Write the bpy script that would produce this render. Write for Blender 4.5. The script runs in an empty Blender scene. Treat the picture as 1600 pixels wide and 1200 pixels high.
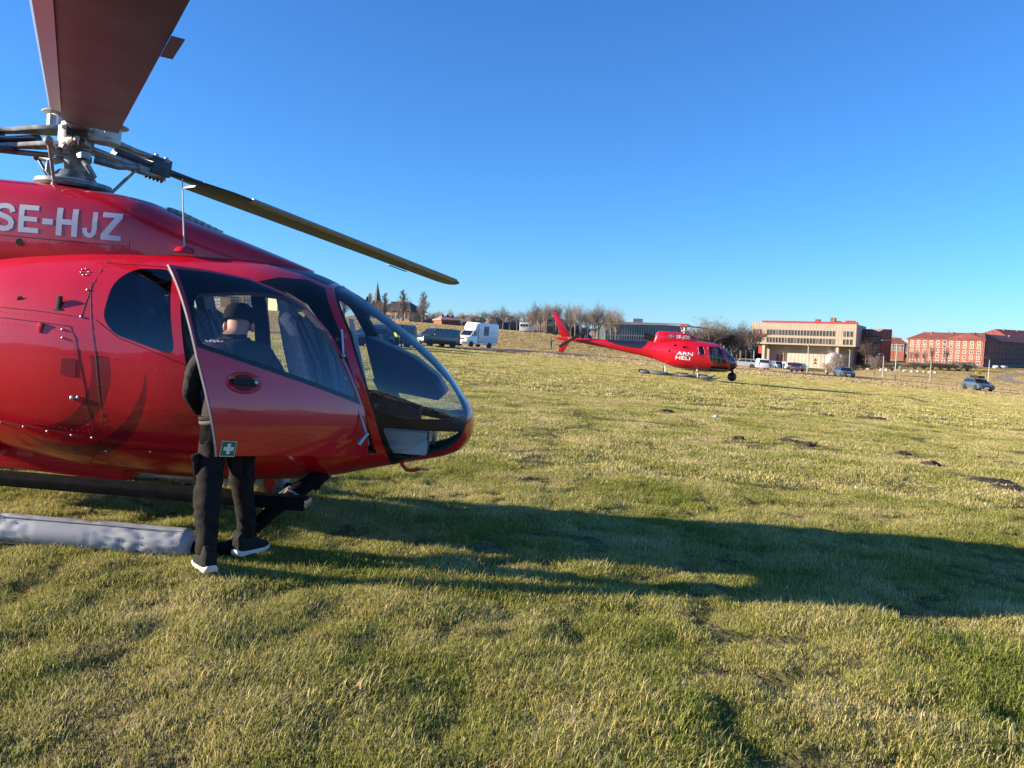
import bpy, bmesh, math, random
import numpy as np
from math import sin, cos, tan, atan, atan2, pi, radians, hypot, sqrt, tanh, copysign
from mathutils import Vector, Matrix, noise

SC = bpy.context.scene
COL = SC.collection
R = random.Random(7)

# ---------------------------------------------------------------- camera
EYE = 1.6
F_PX = 1202.0                       # focal length in pixels of a 1600 px wide frame
PITCH, ROLL = radians(3.43), radians(2.0)
SLOPE = 0.05                        # the field falls to the right
fwd = Vector((0, cos(PITCH), -sin(PITCH)))
rgt0 = Vector((1, 0, 0))
up0 = rgt0.cross(fwd)
rgt = rgt0 * cos(ROLL) + up0 * sin(ROLL)
upv = -rgt0 * sin(ROLL) + up0 * cos(ROLL)
cam = bpy.data.cameras.new('camera')
cam.sensor_width = 36.0
cam.lens = F_PX / 1600 * 36.0
cam.clip_start = 0.05
cam.clip_end = 6000
camo = bpy.data.objects.new('camera', cam)
COL.objects.link(camo)
m = Matrix((rgt, upv, -fwd)).transposed().to_4x4()
m.translation = Vector((0, 0, EYE))
camo.matrix_world = m
SC.camera = camo

# ---------------------------------------------------------------- sky, sun, exposure
SUN_EL = radians(15.5)
SUN_DIR = Vector((-1.0, -0.09, tan(SUN_EL) * hypot(1, 0.09))).normalized()   # towards the sun
W = bpy.data.worlds.new('World')
SC.world = W
W.use_nodes = True
nt = W.node_tree
bg = nt.nodes['Background']
sky = nt.nodes.new('ShaderNodeTexSky')
sky.sky_type = 'NISHITA'
sky.sun_disc = False
sky.sun_elevation = SUN_EL
sky.sun_rotation = atan2(SUN_DIR.x, SUN_DIR.y)
sky.altitude = 0
sky.air_density = 1.0
sky.dust_density = 0.0
sky.ozone_density = 9.2
nt.links.new(sky.outputs[0], bg.inputs[0])
bg.inputs[1].default_value = 0.099
sl = bpy.data.lights.new('sun', 'SUN')
sl.energy = 5.0
sl.angle = radians(0.5)
sl.color = (1.0, 0.84, 0.62)
so = bpy.data.objects.new('sun', sl)
COL.objects.link(so)
so.rotation_euler = SUN_DIR.to_track_quat('Z', 'Y').to_euler()
SC.view_settings.view_transform = 'Standard'
SC.view_settings.look = 'None'
SC.view_settings.gamma = 1.0
SC.view_settings.exposure = 1.36
SC.view_settings.use_curve_mapping = False
SC.cycles.max_bounces = 6
SC.cycles.diffuse_bounces = 2
SC.cycles.glossy_bounces = 3
SC.cycles.transmission_bounces = 3
SC.cycles.transparent_max_bounces = 24

# ---------------------------------------------------------------- terrain function and pixel helpers
def smooth(a, b, t):
    t = min(1.0, max(0.0, (t - a) / (b - a)))
    return t * t * (3 - 2 * t)

def ground_z(x, y):
    xs = x
    if x > 60: xs = 60 + 30 * tanh((x - 60) / 30)
    elif x < -40: xs = -40 - 25 * tanh((-40 - x) / 25)
    z = -SLOPE * xs
    if y > 60:
        s = x / y
        z += 3.3 * smooth(100, 185, y) * (1 - smooth(0.03, 0.2, s))
        z += 2.6 * smooth(125, 260, y) * smooth(0.40, 0.52, s)
        z -= 0.7 * smooth(110, 240, y) * smooth(0.2, 0.3, s) * (1 - smooth(0.40, 0.46, s))
    if y < -30: z += 1.5 * smooth(-30, -140, y)
    return z

def pix_ray(px, py):
    return fwd + rgt * ((px - 800) / F_PX) + upv * ((600 - py) / F_PX)

def at_depth(px, py, y):
    d = pix_ray(px, py)
    return Vector((0, 0, EYE)) + d * (y / d.y)

def on_ground(px, py, far=900.0):
    d = pix_ray(px, py)
    t = 1.5
    while t < far:
        p = Vector((0, 0, EYE)) + d * t
        if p.z <= ground_z(p.x, p.y):
            lo, hi = t / 1.02, t
            for _ in range(25):
                mid = (lo + hi) / 2
                p = Vector((0, 0, EYE)) + d * mid
                if p.z <= ground_z(p.x, p.y): hi = mid
                else: lo = mid
            return Vector((p.x, p.y, ground_z(p.x, p.y)))
        t *= 1.02
    p = Vector((0, 0, EYE)) + d * far
    return Vector((p.x, p.y, ground_z(p.x, p.y)))

def at_col(px, y):
    """ground point under pixel column px at distance y"""
    x = (px - 800) / F_PX * y
    for _ in range(4):
        q = Vector((x, y, ground_z(x, y) - EYE))
        u = 800 + F_PX * q.dot(rgt) / q.dot(fwd)
        x += (px - u) / F_PX * y
    return Vector((x, y, ground_z(x, y)))

# ---------------------------------------------------------------- materials
MATS = {}
def mat(name, col, rough=0.6, metal=0.0, var=0.0, vscale=8.0, bump=0.0, bscale=60.0, coat=0.0, spec=0.5, coord='Object', col2=None, emit=None):
    if name in MATS: return MATS[name]
    mt = bpy.data.materials.new(name)
    mt.use_nodes = True
    n, l = mt.node_tree.nodes, mt.node_tree.links
    b = n['Principled BSDF']
    b.inputs['Base Color'].default_value = (*col, 1)
    b.inputs['Roughness'].default_value = rough
    b.inputs['Metallic'].default_value = metal
    b.inputs['Specular IOR Level'].default_value = spec
    if coat:
        b.inputs['Coat Weight'].default_value = coat
        b.inputs['Coat Roughness'].default_value = 0.03
    tc = n.new('ShaderNodeTexCoord')
    if var > 0 or col2:
        nz = n.new('ShaderNodeTexNoise')
        nz.inputs['Scale'].default_value = vscale
        nz.inputs['Detail'].default_value = 5
        l.new(tc.outputs[coord], nz.inputs['Vector'])
        mx = n.new('ShaderNodeMix'); mx.data_type = 'RGBA'
        if col2: a, c = col, col2
        else:
            a = tuple(v * (1 - var) for v in col); c = tuple(min(1, v * (1 + var)) for v in col)
        mr = n.new('ShaderNodeMapRange')
        mr.inputs[1].default_value = 0.35; mr.inputs[2].default_value = 0.65
        l.new(nz.outputs[0], mr.inputs[0])
        l.new(mr.outputs[0], mx.inputs[0])
        mx.inputs[6].default_value = (*a, 1); mx.inputs[7].default_value = (*c, 1)
        l.new(mx.outputs[2], b.inputs['Base Color'])
    if bump > 0:
        nb = n.new('ShaderNodeTexNoise')
        nb.inputs['Scale'].default_value = bscale; nb.inputs['Detail'].default_value = 4
        l.new(tc.outputs[coord], nb.inputs['Vector'])
        bp = n.new('ShaderNodeBump'); bp.inputs['Strength'].default_value = bump
        bp.inputs['Distance'].default_value = 0.02
        l.new(nb.outputs[0], bp.inputs['Height']); l.new(bp.outputs[0], b.inputs['Normal'])
    if emit:
        b.inputs['Emission Color'].default_value = (*emit, 1); b.inputs['Emission Strength'].default_value = 1
    MATS[name] = mt
    return mt

def glass(name, tint, ior=1.5, rough=0.0, streak=0.0):
    if name in MATS: return MATS[name]
    mt = bpy.data.materials.new(name); mt.use_nodes = True
    n, l = mt.node_tree.nodes, mt.node_tree.links
    n.remove(n['Principled BSDF'])
    tr = n.new('ShaderNodeBsdfTransparent'); tr.inputs[0].default_value = (*tint, 1)
    gl = n.new('ShaderNodeBsdfGlossy'); gl.inputs['Roughness'].default_value = rough
    # Schlick reflectance, the same from both sides of the pane
    geo = n.new('ShaderNodeNewGeometry'); dt = n.new('ShaderNodeVectorMath'); dt.operation = 'DOT_PRODUCT'
    l.new(geo.outputs['Normal'], dt.inputs[0]); l.new(geo.outputs['Incoming'], dt.inputs[1])
    def M(op, a, b=None):
        x = n.new('ShaderNodeMath'); x.operation = op
        for i, q in enumerate((a, b)):
            if q is None: continue
            if isinstance(q, (int, float)): x.inputs[i].default_value = q
            else: l.new(q, x.inputs[i])
        return x.outputs[0]
    f0 = ((ior - 1) / (ior + 1)) ** 2 * 2.1
    p5 = M('POWER', M('SUBTRACT', 1.0, M('ABSOLUTE', dt.outputs['Value'])), 5.0)
    fac = M('ADD', f0, M('MULTIPLY', p5, 1 - f0))
    mx = n.new('ShaderNodeMixShader')
    l.new(fac, mx.inputs[0]); l.new(tr.outputs[0], mx.inputs[1]); l.new(gl.outputs[0], mx.inputs[2])
    l.new(mx.outputs[0], n['Material Output'].inputs[0])
    MATS[name] = mt
    return mt

# ---------------------------------------------------------------- objects
def tag(o, label=None, cat=None, group=None, kind=None):
    if label: o['label'] = label
    if cat: o['category'] = cat
    if group: o['group'] = group
    if kind: o['kind'] = kind
    return o

def empty(name, loc=(0, 0, 0), rz=0.0, mtx=None):
    o = bpy.data.objects.new(name, None)
    o.empty_display_size = 0.2
    COL.objects.link(o)
    if mtx is not None: o.matrix_world = mtx
    else:
        o.location = loc; o.rotation_euler = (0, 0, rz)
    return o

def copy_tree(o, parent=None):
    c = o.copy(); COL.objects.link(c); c.parent = parent
    for ch in list(o.children): copy_tree(ch, c)
    return c

def link_mesh(name, me, mats, parent=None, smooth_angle=None):
    for mm in (mats if isinstance(mats, (list, tuple)) else [mats]): me.materials.append(mm)
    o = bpy.data.objects.new(name, me)
    COL.objects.link(o)
    if parent is not None: o.parent = parent
    if smooth_angle is not None:
        me.shade_smooth()
        me.set_sharp_from_angle(angle=radians(smooth_angle))
    return o

class MB:
    """collects shapes into one mesh"""
    def __init__(s): s.v, s.f, s.mi = [], [], []
    def add(s, vs, fs, mi=0):
        o = len(s.v)
        s.v += [tuple(v) for v in vs]
        s.f += [tuple(i + o for i in f) for f in fs]
        s.mi += [mi] * len(fs)
        return s
    def box(s, c, size, rz=0.0, mtx=None, mi=0, top=None):
        hx, hy, hz = size[0] / 2, size[1] / 2, size[2] / 2
        t = top or (1, 1)
        vs = [Vector((sx * hx * (t[0] if sz > 0 else 1), sy * hy * (t[1] if sz > 0 else 1), sz * hz)) for sz in (-1, 1) for sy in (-1, 1) for sx in (-1, 1)]
        if mtx is not None: vs = [mtx @ v for v in vs]
        elif rz: vs = [Matrix.Rotation(rz, 3, 'Z') @ v for v in vs]
        vs = [v + Vector(c) for v in vs]
        return s.add(vs, [(0, 2, 3, 1), (4, 5, 7, 6), (0, 1, 5, 4), (2, 6, 7, 3), (0, 4, 6, 2), (1, 3, 7, 5)], mi)
    def loft(s, rings, cap0=True, cap1=True, mi=0, closed=True):
        n = len(rings[0]); o = len(s.v)
        for r in rings: s.v += [tuple(p) for p in r]
        fs = []
        for i in range(len(rings) - 1):
            for j in range(n if closed else n - 1):
                k = (j + 1) % n
                fs.append((o + i * n + j, o + i * n + k, o + (i + 1) * n + k, o + (i + 1) * n + j))
        if cap0: fs.append(tuple(o + j for j in range(n))[::-1])
        if cap1: fs.append(tuple(o + (len(rings) - 1) * n + j for j in range(n)))
        s.f += fs; s.mi += [mi] * len(fs)
        return s
    def tube(s, pts, rad, n=8, mi=0, cap=True, flat=1.0, upref=None):
        pts = [Vector(p) for p in pts]
        if not isinstance(rad, (list, tuple)): rad = [rad] * len(pts)
        rings = []; prev = None
        for i, p in enumerate(pts):
            d = (pts[min(i + 1, len(pts) - 1)] - pts[max(i - 1, 0)])
            d = d.normalized() if d.length > 1e-9 else Vector((0, 0, 1))
            if prev is None:
                ref = Vector(upref) if upref else (Vector((0, 0, 1)) if abs(d.z) < 0.9 else Vector((1, 0, 0)))
                a = d.cross(ref).normalized()
            else:
                a = (prev - d * prev.dot(d))
                a = a.normalized() if a.length > 1e-6 else d.orthogonal().normalized()
            prev = a; b = d.cross(a)
            rings.append([p + (a * cos(2 * pi * j / n) + b * sin(2 * pi * j / n) * flat) * rad[i] for j in range(n)])
        return s.loft(rings, cap, cap, mi)
    def lathe(s, prof, c=(0, 0, 0), axis='Z', n=20, mi=0, mtx=None):
        rings = []
        for r, h in prof:
            ring = []
            for j in range(n):
                a = 2 * pi * j / n
                v = {'Z': (r * cos(a), r * sin(a), h), 'Y': (r * sin(a), h, r * cos(a)), 'X': (h, r * cos(a), r * sin(a))}[axis]
                v = Vector(v)
                if mtx is not None: v = mtx @ v
                ring.append(v + Vector(c))
            rings.append(ring)
        return s.loft(rings, True, True, mi)
    def prism(s, poly, a0, a1, axis='Y', mi=0):
        """poly in the two other axes, extruded from a0 to a1 along axis"""
        def P(u, v, w): return {'Y': (u, w, v), 'X': (w, u, v), 'Z': (u, v, w)}[axis]
        return s.loft([[P(u, v, a0) for u, v in poly], [P(u, v, a1) for u, v in poly]], True, True, mi)
    def sphere(s, c, r, n=12, m=8, sc=(1, 1, 1), mi=0):
        rings = []
        for i in range(m + 1):
            t = pi * i / m
            rr = max(sin(t), 1e-3) * r
            rings.append([Vector(c) + Vector((rr * cos(2 * pi * j / n) * sc[0], rr * sin(2 * pi * j / n) * sc[1], -cos(t) * r * sc[2])) for j in range(n)])
        return s.loft(rings, True, True, mi)
    def mesh(s, name, fix=True):
        me = bpy.data.meshes.new(name)
        me.from_pydata(s.v, [], s.f)
        me.polygons.foreach_set('material_index', s.mi)
        if fix:
            bm = bmesh.new(); bm.from_mesh(me)
            bmesh.ops.recalc_face_normals(bm, faces=bm.faces)
            bm.to_mesh(me); bm.free()
        return me
    def build(s, name, mats, parent=None, smooth=None, bevel=0.0, fix=True):
        me = s.mesh(name, fix)
        if bevel:
            bm = bmesh.new(); bm.from_mesh(me)
            es = [e for e in bm.edges if len(e.link_faces) == 2 and e.calc_face_angle(0) > 0.5]
            bmesh.ops.bevel(bm, geom=es, offset=bevel, segments=2, profile=0.6, affect='EDGES', clamp_overlap=True)
            bm.to_mesh(me); bm.free()
            if smooth is None: smooth = 40
        return link_mesh(name, me, mats, parent, smooth)

def text_mesh(name, body, size, mt, parent, mtx, bold=0.0, extrude=0.002, proj=None, space=1.0, align='LEFT'):
    cu = bpy.data.curves.new(name, 'FONT')
    cu.body = body; cu.size = size; cu.offset = bold; cu.extrude = extrude; cu.space_character = space
    cu.align_x = align
    ob = bpy.data.objects.new(name, cu); COL.objects.link(ob)
    dg = bpy.context.evaluated_depsgraph_get()
    me = bpy.data.meshes.new_from_object(ob.evaluated_get(dg))
    bpy.data.objects.remove(ob); bpy.data.curves.remove(cu)
    me.transform(mtx)
    if proj:
        for v in me.vertices: v.co = proj(v.co)
    me.materials.clear()
    return link_mesh(name, me, mt, parent)

# ================================================================ THE SETTING
# ---------------------------------------------------------------- ground sheet
def grass_ground_mat():
    mt = bpy.data.materials.new('field_grass'); mt.use_nodes = True
    n, l = mt.node_tree.nodes, mt.node_tree.links
    b = n['Principled BSDF']; b.inputs['Roughness'].default_value = 0.95
    b.inputs['Specular IOR Level'].default_value = 0.1
    geo = n.new('ShaderNodeNewGeometry')
    def nz(scale, det, vec=None, stretch=None):
        t = n.new('ShaderNodeTexNoise'); t.inputs['Scale'].default_value = scale; t.inputs['Detail'].default_value = det
        if stretch:
            mp = n.new('ShaderNodeMapping'); mp.inputs['Scale'].default_value = stretch
            l.new(geo.outputs['Position'], mp.inputs[0]); l.new(mp.outputs[0], t.inputs['Vector'])
        else: l.new(geo.outputs['Position'], t.inputs['Vector'])
        return t
    def ramp(src, stops):
        r = n.new('ShaderNodeValToRGB'); e = r.color_ramp.elements
        while len(e) < len(stops): e.new(0.5)
        for i, (p, c) in enumerate(stops): e[i].position = p; e[i].color = (*c, 1)
        l.new(src, r.inputs[0]); return r
    big = ramp(nz(0.045, 4, stretch=(0.6, 1.6, 1)).outputs[0], [(0.34, (0.22, 0.205, 0.055)), (0.5, (0.36, 0.285, 0.105)), (0.66, (0.46, 0.345, 0.155))])
    mid = ramp(nz(0.9, 6).outputs[0], [(0.35, (0.55, 0.62, 0.5)), (0.65, (1.25, 1.15, 1.1))])
    fine = ramp(nz(14, 6).outputs[0], [(0.3, (0.5, 0.52, 0.45)), (0.7, (1.3, 1.25, 1.15))])
    def mul(a, b_):
        x = n.new('ShaderNodeMix'); x.data_type = 'RGBA'; x.blend_type = 'MULTIPLY'; x.inputs[0].default_value = 1
        l.new(a, x.inputs[6]); l.new(b_, x.inputs[7]); return x.outputs[2]
    c = mul(mul(big.outputs[0], mid.outputs[0]), fine.outputs[0])
    # under the blades near the camera the soil and thatch show, farther off the grass itself
    sp_ = n.new('ShaderNodeSeparateXYZ'); l.new(geo.outputs['Position'], sp_.inputs[0])
    mr = n.new('ShaderNodeMapRange'); mr.inputs[1].default_value = 14; mr.inputs[2].default_value = 60
    l.new(sp_.outputs[1], mr.inputs[0])
    th = ramp(nz(5, 5).outputs[0], [(0.35, (0.07, 0.078, 0.022)), (0.65, (0.20, 0.165, 0.075))])
    xm = n.new('ShaderNodeMix'); xm.data_type = 'RGBA'
    l.new(mr.outputs[0], xm.inputs[0]); l.new(th.outputs[0], xm.inputs[6]); l.new(c, xm.inputs[7])
    l.new(xm.outputs[2], b.inputs['Base Color'])
    add = n.new('ShaderNodeMath'); add.operation = 'ADD'
    n1 = nz(3, 6); n2 = nz(22, 5)
    l.new(n1.outputs[0], add.inputs[0]); l.new(n2.outputs[0], add.inputs[1])
    bp = n.new('ShaderNodeBump'); bp.inputs['Strength'].default_value = 0.9; bp.inputs['Distance'].default_value = 0.12
    l.new(add.outputs[0], bp.inputs['Height']); l.new(bp.outputs[0], b.inputs['Normal'])
    return mt

def micro(x, y):
    d = hypot(x, y)
    k = max(0.0, 1 - d / 70)
    if k <= 0: return 0.0
    return k * (0.05 * (noise.noise(Vector((x * 0.7, y * 0.7, 3.1)))) + 0.028 * noise.noise(Vector((x * 3.1, y * 3.1, 7.7))) + 0.022 * noise.noise(Vector((x * 8.0, y * 8.0, 1.7))))

def build_ground():
    def axis(lo, hi, n, c=0.0, k=0.35):
        a, b = math.asinh((lo - c) / k), math.asinh((hi - c) / k)
        return [c + k * math.sinh(a + (b - a) * i / (n - 1)) for i in range(n)]
    xs = axis(-1500, 1500, 420, 0.0, 1.3)
    ys = axis(-700, 3500, 420, 4.5, 1.0)
    vs = [(x, y, ground_z(x, y) + micro(x, y)) for y in ys for x in xs]
    nx = len(xs)
    fs = [(j * nx + i, j * nx + i + 1, (j + 1) * nx + i + 1, (j + 1) * nx + i) for j in range(len(ys) - 1) for i in range(nx - 1)]
    me = bpy.data.meshes.new('field')
    me.from_pydata(vs, [], fs)
    o = link_mesh('field', me, grass_ground_mat(), None, 180)
    tag(o, kind='structure')
    return o
build_ground()

# ---------------------------------------------------------------- roads
def ribbon(name, pts, width, mt, lift=0.05, step=2.0, label=None):
    """a sheet that follows the terrain along a polyline"""
    P = []
    for a, b in zip(pts[:-1], pts[1:]):
        k = max(1, int((Vector(b) - Vector(a)).length / step))
        for i in range(k): P.append(Vector(a).lerp(Vector(b), i / k))
    P.append(Vector(pts[-1]))
    # round the corners
    for _ in range(30):
        P = [P[0]] + [(P[i - 1] + P[i] * 2 + P[i + 1]) / 4 for i in range(1, len(P) - 1)] + [P[-1]]
    L = []
    for i, p in enumerate(P):
        d = P[min(i + 1, len(P) - 1)] - P[max(i - 1, 0)]
        nrm = Vector((-d.y, d.x)).normalized() * width / 2
        for q in (p + nrm, p + nrm * 0.33, p - nrm * 0.33, p - nrm): L.append((q.x, q.y, ground_z(q.x, q.y) + lift))
    fs = [(i * 4 + k, i * 4 + k + 1, i * 4 + 5 + k, i * 4 + 4 + k) for i in range(len(P) - 1) for k in range(3)]
    me = bpy.data.meshes.new(name); me.from_pydata(L, [], fs)
    o = link_mesh(name, me, mt)
    return tag(o, kind='structure')
asphalt = mat('asphalt', (0.16, 0.135, 0.115), 0.9, var=0.25, vscale=0.8, bump=0.2)
gravel = mat('gravel_path', (0.24, 0.19, 0.14), 0.95, var=0.25, vscale=1.2)
pv = lambda px, py: on_ground(px, py).xy
road_pts = [(-260, 97), (-90, 94), tuple(pv(700, 543.5)), tuple(pv(800, 547)), tuple(pv(870, 551)), (25, 110), tuple(pv(1245, 584)), tuple(pv(1360, 590)), tuple(pv(1470, 601)), tuple(pv(1560, 608.5)), (100, 88), (190, 74)]
ribbon('road', road_pts, 5.0, asphalt)
ribbon('path', [tuple(pv(1600, 600)), tuple(pv(1560, 592)), tuple(pv(1580, 585)), tuple(pv(1600, 583))], 3.2, gravel, 0.045)

# ================================================================ THE NEAR HELICOPTER
S_ANG = atan(SLOPE)
HX, HY = -3.55, 6.0
H_EX = Vector((cos(S_ANG), 0, -sin(S_ANG))); H_EZ = Vector((sin(S_ANG), 0, cos(S_ANG)))
H_M = Matrix((H_EX, Vector((0, 1, 0)), H_EZ)).transposed().to_4x4()
H_M.translation = Vector((HX, HY, ground_z(HX, HY)))
HELI = empty('helicopter', mtx=H_M)
tag(HELI, 'large red helicopter with its cabin door open, standing in the foreground', 'helicopter')
H_INV = H_M.inverted()
def hloc(px, py, Y):
    p = H_INV @ at_depth(px, py, HY + Y)
    return p.x, p.z

RED2 = mat('red_paint_plain', (0.66, 0.002, 0.017), 0.32, coat=1.0)
BLACK = mat('black_frame', (0.008, 0.009, 0.011), 0.28)
BLACKM = mat('black_matte', (0.012, 0.012, 0.013), 0.7, var=0.3, vscale=20)
LINER = mat('cabin_liner', (0.04, 0.042, 0.048), 0.8)
GLASS = glass('canopy_glass', (0.90, 0.94, 0.96), 1.5)
GLASSD = glass('tinted_glass', (0.22, 0.26, 0.33), 1.5)
SEAT = mat('seat_fabric', (0.20, 0.22, 0.26), 0.85, var=0.15, vscale=30, bump=0.1, bscale=200)
SEAM = mat('panel_gap', (0.02, 0.004, 0.006), 0.8)
STEEL = mat('bare_steel', (0.45, 0.45, 0.45), 0.35, 0.9)
HUBM = mat('hub_grey', (0.24, 0.25, 0.26), 0.45, 0.3, var=0.35, vscale=14)
HUBD = mat('hub_dark', (0.045, 0.055, 0.065), 0.5, 0.3, var=0.3, vscale=20)
HUBL = mat('hub_pale', (0.52, 0.52, 0.50), 0.5, var=0.12, vscale=10)
RUBBER = mat('rubber', (0.015, 0.015, 0.015), 0.85)

# ---- lofted body -------------------------------------------------------------
# X, top, bottom, half width
BODY = [(3.225, .905, .895, .004), (3.217, .965, .83, .085), (3.19, 1.035, .76, .165), (3.12, 1.125, .685, .265), (3.0, 1.275, .635, .375), (2.8, 1.455, .585, .49),
        (2.5, 1.665, .51, .605), (2.2, 1.845, .43, .69), (1.9, 1.965, .38, .74), (1.5, 2.03, .34, .77), (1.0, 2.045, .322, .785), (.5, 2.03, .335, .785), (0., 1.98, .40, .765),
        (-.5, 1.89, .53, .70), (-1.0, 1.79, .72, .60), (-1.6, 1.69, .95, .46), (-2.2, 1.62, 1.12, .33), (-3.0, 1.59, 1.22, .215), (-4.2, 1.57, 1.27, .165), (-5.6, 1.56, 1.32, .125)]
COWL = [(1.88, 1.985, 1.90, .06), (1.84, 2.0, 1.85, .13), (1.71, 2.045, 1.8, .21), (1.43, 2.135, 1.75, .28), (1.02, 2.262, 1.72, .355), (.87, 2.312, 1.7, .375), (.65, 2.388, 1.7, .40), (.47, 2.418, 1.7, .415),
        (.17, 2.442, 1.7, .43), (0, 2.455, 1.7, .435), (-.57, 2.46, 1.6, .44), (-1.2, 2.40, 1.5, .41), (-1.8, 2.22, 1.45, .33), (-2.4, 1.98, 1.4, .24), (-2.9, 1.7, 1.4, .15)]
def hermite(tab, X):
    xs = [r[0] for r in tab]
    if xs[0] > xs[-1]: tab = tab[::-1]; xs = xs[::-1]
    X = min(max(X, xs[0]), xs[-1])
    i = max(k for k in range(len(xs) - 1) if xs[k] <= X + 1e-12)
    t = (X - xs[i]) / (xs[i + 1] - xs[i]); h = xs[i + 1] - xs[i]
    out = []
    for c in range(1, len(tab[0])):
        def sl(k):
            if k == 0: return (tab[1][c] - tab[0][c]) / (xs[1] - xs[0])
            if k == len(xs) - 1: return (tab[-1][c] - tab[-2][c]) / (xs[-1] - xs[-2])
            a = (tab[k][c] - tab[k - 1][c]) / (xs[k] - xs[k - 1]); b = (tab[k + 1][c] - tab[k][c]) / (xs[k + 1] - xs[k])
            return 0 if a * b <= 0 else 2 * a * b / (a + b)
        m0, m1 = sl(i), sl(i + 1)
        out.append(tab[i][c] * (2 * t**3 - 3 * t**2 + 1) + h * m0 * (t**3 - 2 * t**2 + t) + tab[i + 1][c] * (-2 * t**3 + 3 * t**2) + h * m1 * (t**3 - t**2))
    return out
def sec_pt(tab, X, a, n_exp, mid=.5, off=0.0):
    zt, zb, w = hermite(tab, X)
    zc = zb + mid * (zt - zb)
    h = (zt - zc) if sin(a) > 0 else (zc - zb)
    c, s_ = cos(a), sin(a)
    return (X, copysign(abs(c) ** (2 / n_exp), c) * (w + off), zc + copysign(abs(s_) ** (2 / n_exp), s_) * (h + off))
def surf_y(tab, X, Z, n_exp, mid=.5):
    zt, zb, w = hermite(tab, X)
    zc = zb + mid * (zt - zb)
    h = (zt - zc) if Z > zc else (zc - zb)
    return w * max(0.0, 1 - min(1, abs((Z - zc) / h)) ** n_exp) ** (1 / n_exp)
NB, MB_ = 2.45, .47
NC, MC = 3.6, .45
def body_y(X, Z, off=0.0): return -(surf_y(BODY, X, Z, NB, MB_) + off)
def cowl_y(X, Z, off=0.0): return -(surf_y(COWL, X, Z, NC, MC) + off)

def hsurf(px, py, fy=None):
    """the point of the near skin seen at a pixel of the photograph, as (X, Z)"""
    fy = fy or body_y
    Y = -.6
    for _ in range(40):
        X, Z = hloc(px, py, Y)
        Y += .5 * (fy(X, Z) - Y)
    return X, Z
def circ(a, b, c):
    ax_, ay, bx, by, cx, cy = *a, *b, *c
    d = 2 * (ax_ * (by - cy) + bx * (cy - ay) + cx * (ay - by))
    ux = ((ax_**2 + ay**2) * (by - cy) + (bx**2 + by**2) * (cy - ay) + (cx**2 + cy**2) * (ay - by)) / d
    uy = ((ax_**2 + ay**2) * (cx - bx) + (bx**2 + by**2) * (ax_ - cx) + (cx**2 + cy**2) * (bx - ax_)) / d
    return (ux, uy), hypot(ux - ax_, uy - ay)

def loft_bm(tab, n_exp, mid, xs, n=72):
    bm = bmesh.new()
    rings = []
    for X in xs:
        rings.append([bm.verts.new(sec_pt(tab, X, 2 * pi * (j + .5) / n, n_exp, mid)) for j in range(n)])
    for a, b in zip(rings[:-1], rings[1:]):
        for j in range(n):
            bm.faces.new((a[j], b[j], b[(j + 1) % n], a[(j + 1) % n]))
    bm.faces.new(rings[0][::-1]); bm.faces.new(rings[-1])
    bmesh.ops.recalc_face_normals(bm, faces=bm.faces)
    return bm

def inside(poly, x, z):
    r = False; j = len(poly) - 1
    for i in range(len(poly)):
        (xi, zi), (xj, zj) = poly[i], poly[j]
        if (zi > z) != (zj > z) and x < (xj - xi) * (z - zi) / (zj - zi) + xi: r = not r
        j = i
    return r

def round_poly(poly, r=0.06, k=4):
    out = []
    n = len(poly)
    for i in range(n):
        p, a, b = Vector(poly[i]), Vector(poly[i - 1]), Vector(poly[(i + 1) % n])
        da, db = (a - p), (b - p)
        rr = min(r, da.length * .45, db.length * .45)
        p0, p1 = p + da.normalized() * rr, p + db.normalized() * rr
        for q in range(k + 1):
            t = q / k
            out.append(tuple((p0 * (1 - t) + p * t) * (1 - t) + (p * (1 - t) + p1 * t) * t))
    return out

def cut(bm, layer, poly, side, rid, only=None):
    """cut the polygon (in X,Z) into the skin on one side and give the faces inside an id"""
    x0, x1 = min(p[0] for p in poly) - .02, max(p[0] for p in poly) + .02
    z0, z1 = min(p[1] for p in poly) - .02, max(p[1] for p in poly) + .02
    for i in range(len(poly)):
        a, b = poly[i], poly[(i + 1) % len(poly)]
        ex0, ex1 = min(a[0], b[0]) - .1, max(a[0], b[0]) + .1
        ez0, ez1 = min(a[1], b[1]) - .1, max(a[1], b[1]) + .1
        fs = []
        for f in bm.faces:
            c = f.calc_center_median()
            if side and c.y * side < 0: continue
            vx = [v.co.x for v in f.verts]; vz = [v.co.z for v in f.verts]
            if max(vx) < max(x0, ex0) or min(vx) > min(x1, ex1) or max(vz) < max(z0, ez0) or min(vz) > min(z1, ez1): continue
            fs.append(f)
        g = set(fs)
        for f in fs: g.update(f.edges); g.update(f.verts)
        d = Vector((b[0] - a[0], 0, b[1] - a[1]))
        if d.length < 1e-6: continue
        no = Vector((-d.z, 0, d.x)).normalized()
        bmesh.ops.bisect_plane(bm, geom=list(g), dist=1e-5, plane_co=(a[0], 0, a[1]), plane_no=no)
    for f in bm.faces:
        c = f.calc_center_median()
        if side and c.y * side < 0: continue
        if only is not None and f[layer] not in only: continue
        if x0 < c.x < x1 and z0 < c.z < z1 and inside(poly, c.x, c.z): f[layer] = rid

def take(bm, layer, ids, keep=False):
    nb = bm.copy()
    L = nb.faces.layers.int['rid']
    dele = [f for f in nb.faces if (f[L] not in ids)]
    bmesh.ops.delete(nb, geom=dele, context='FACES')
    return nb

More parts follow.
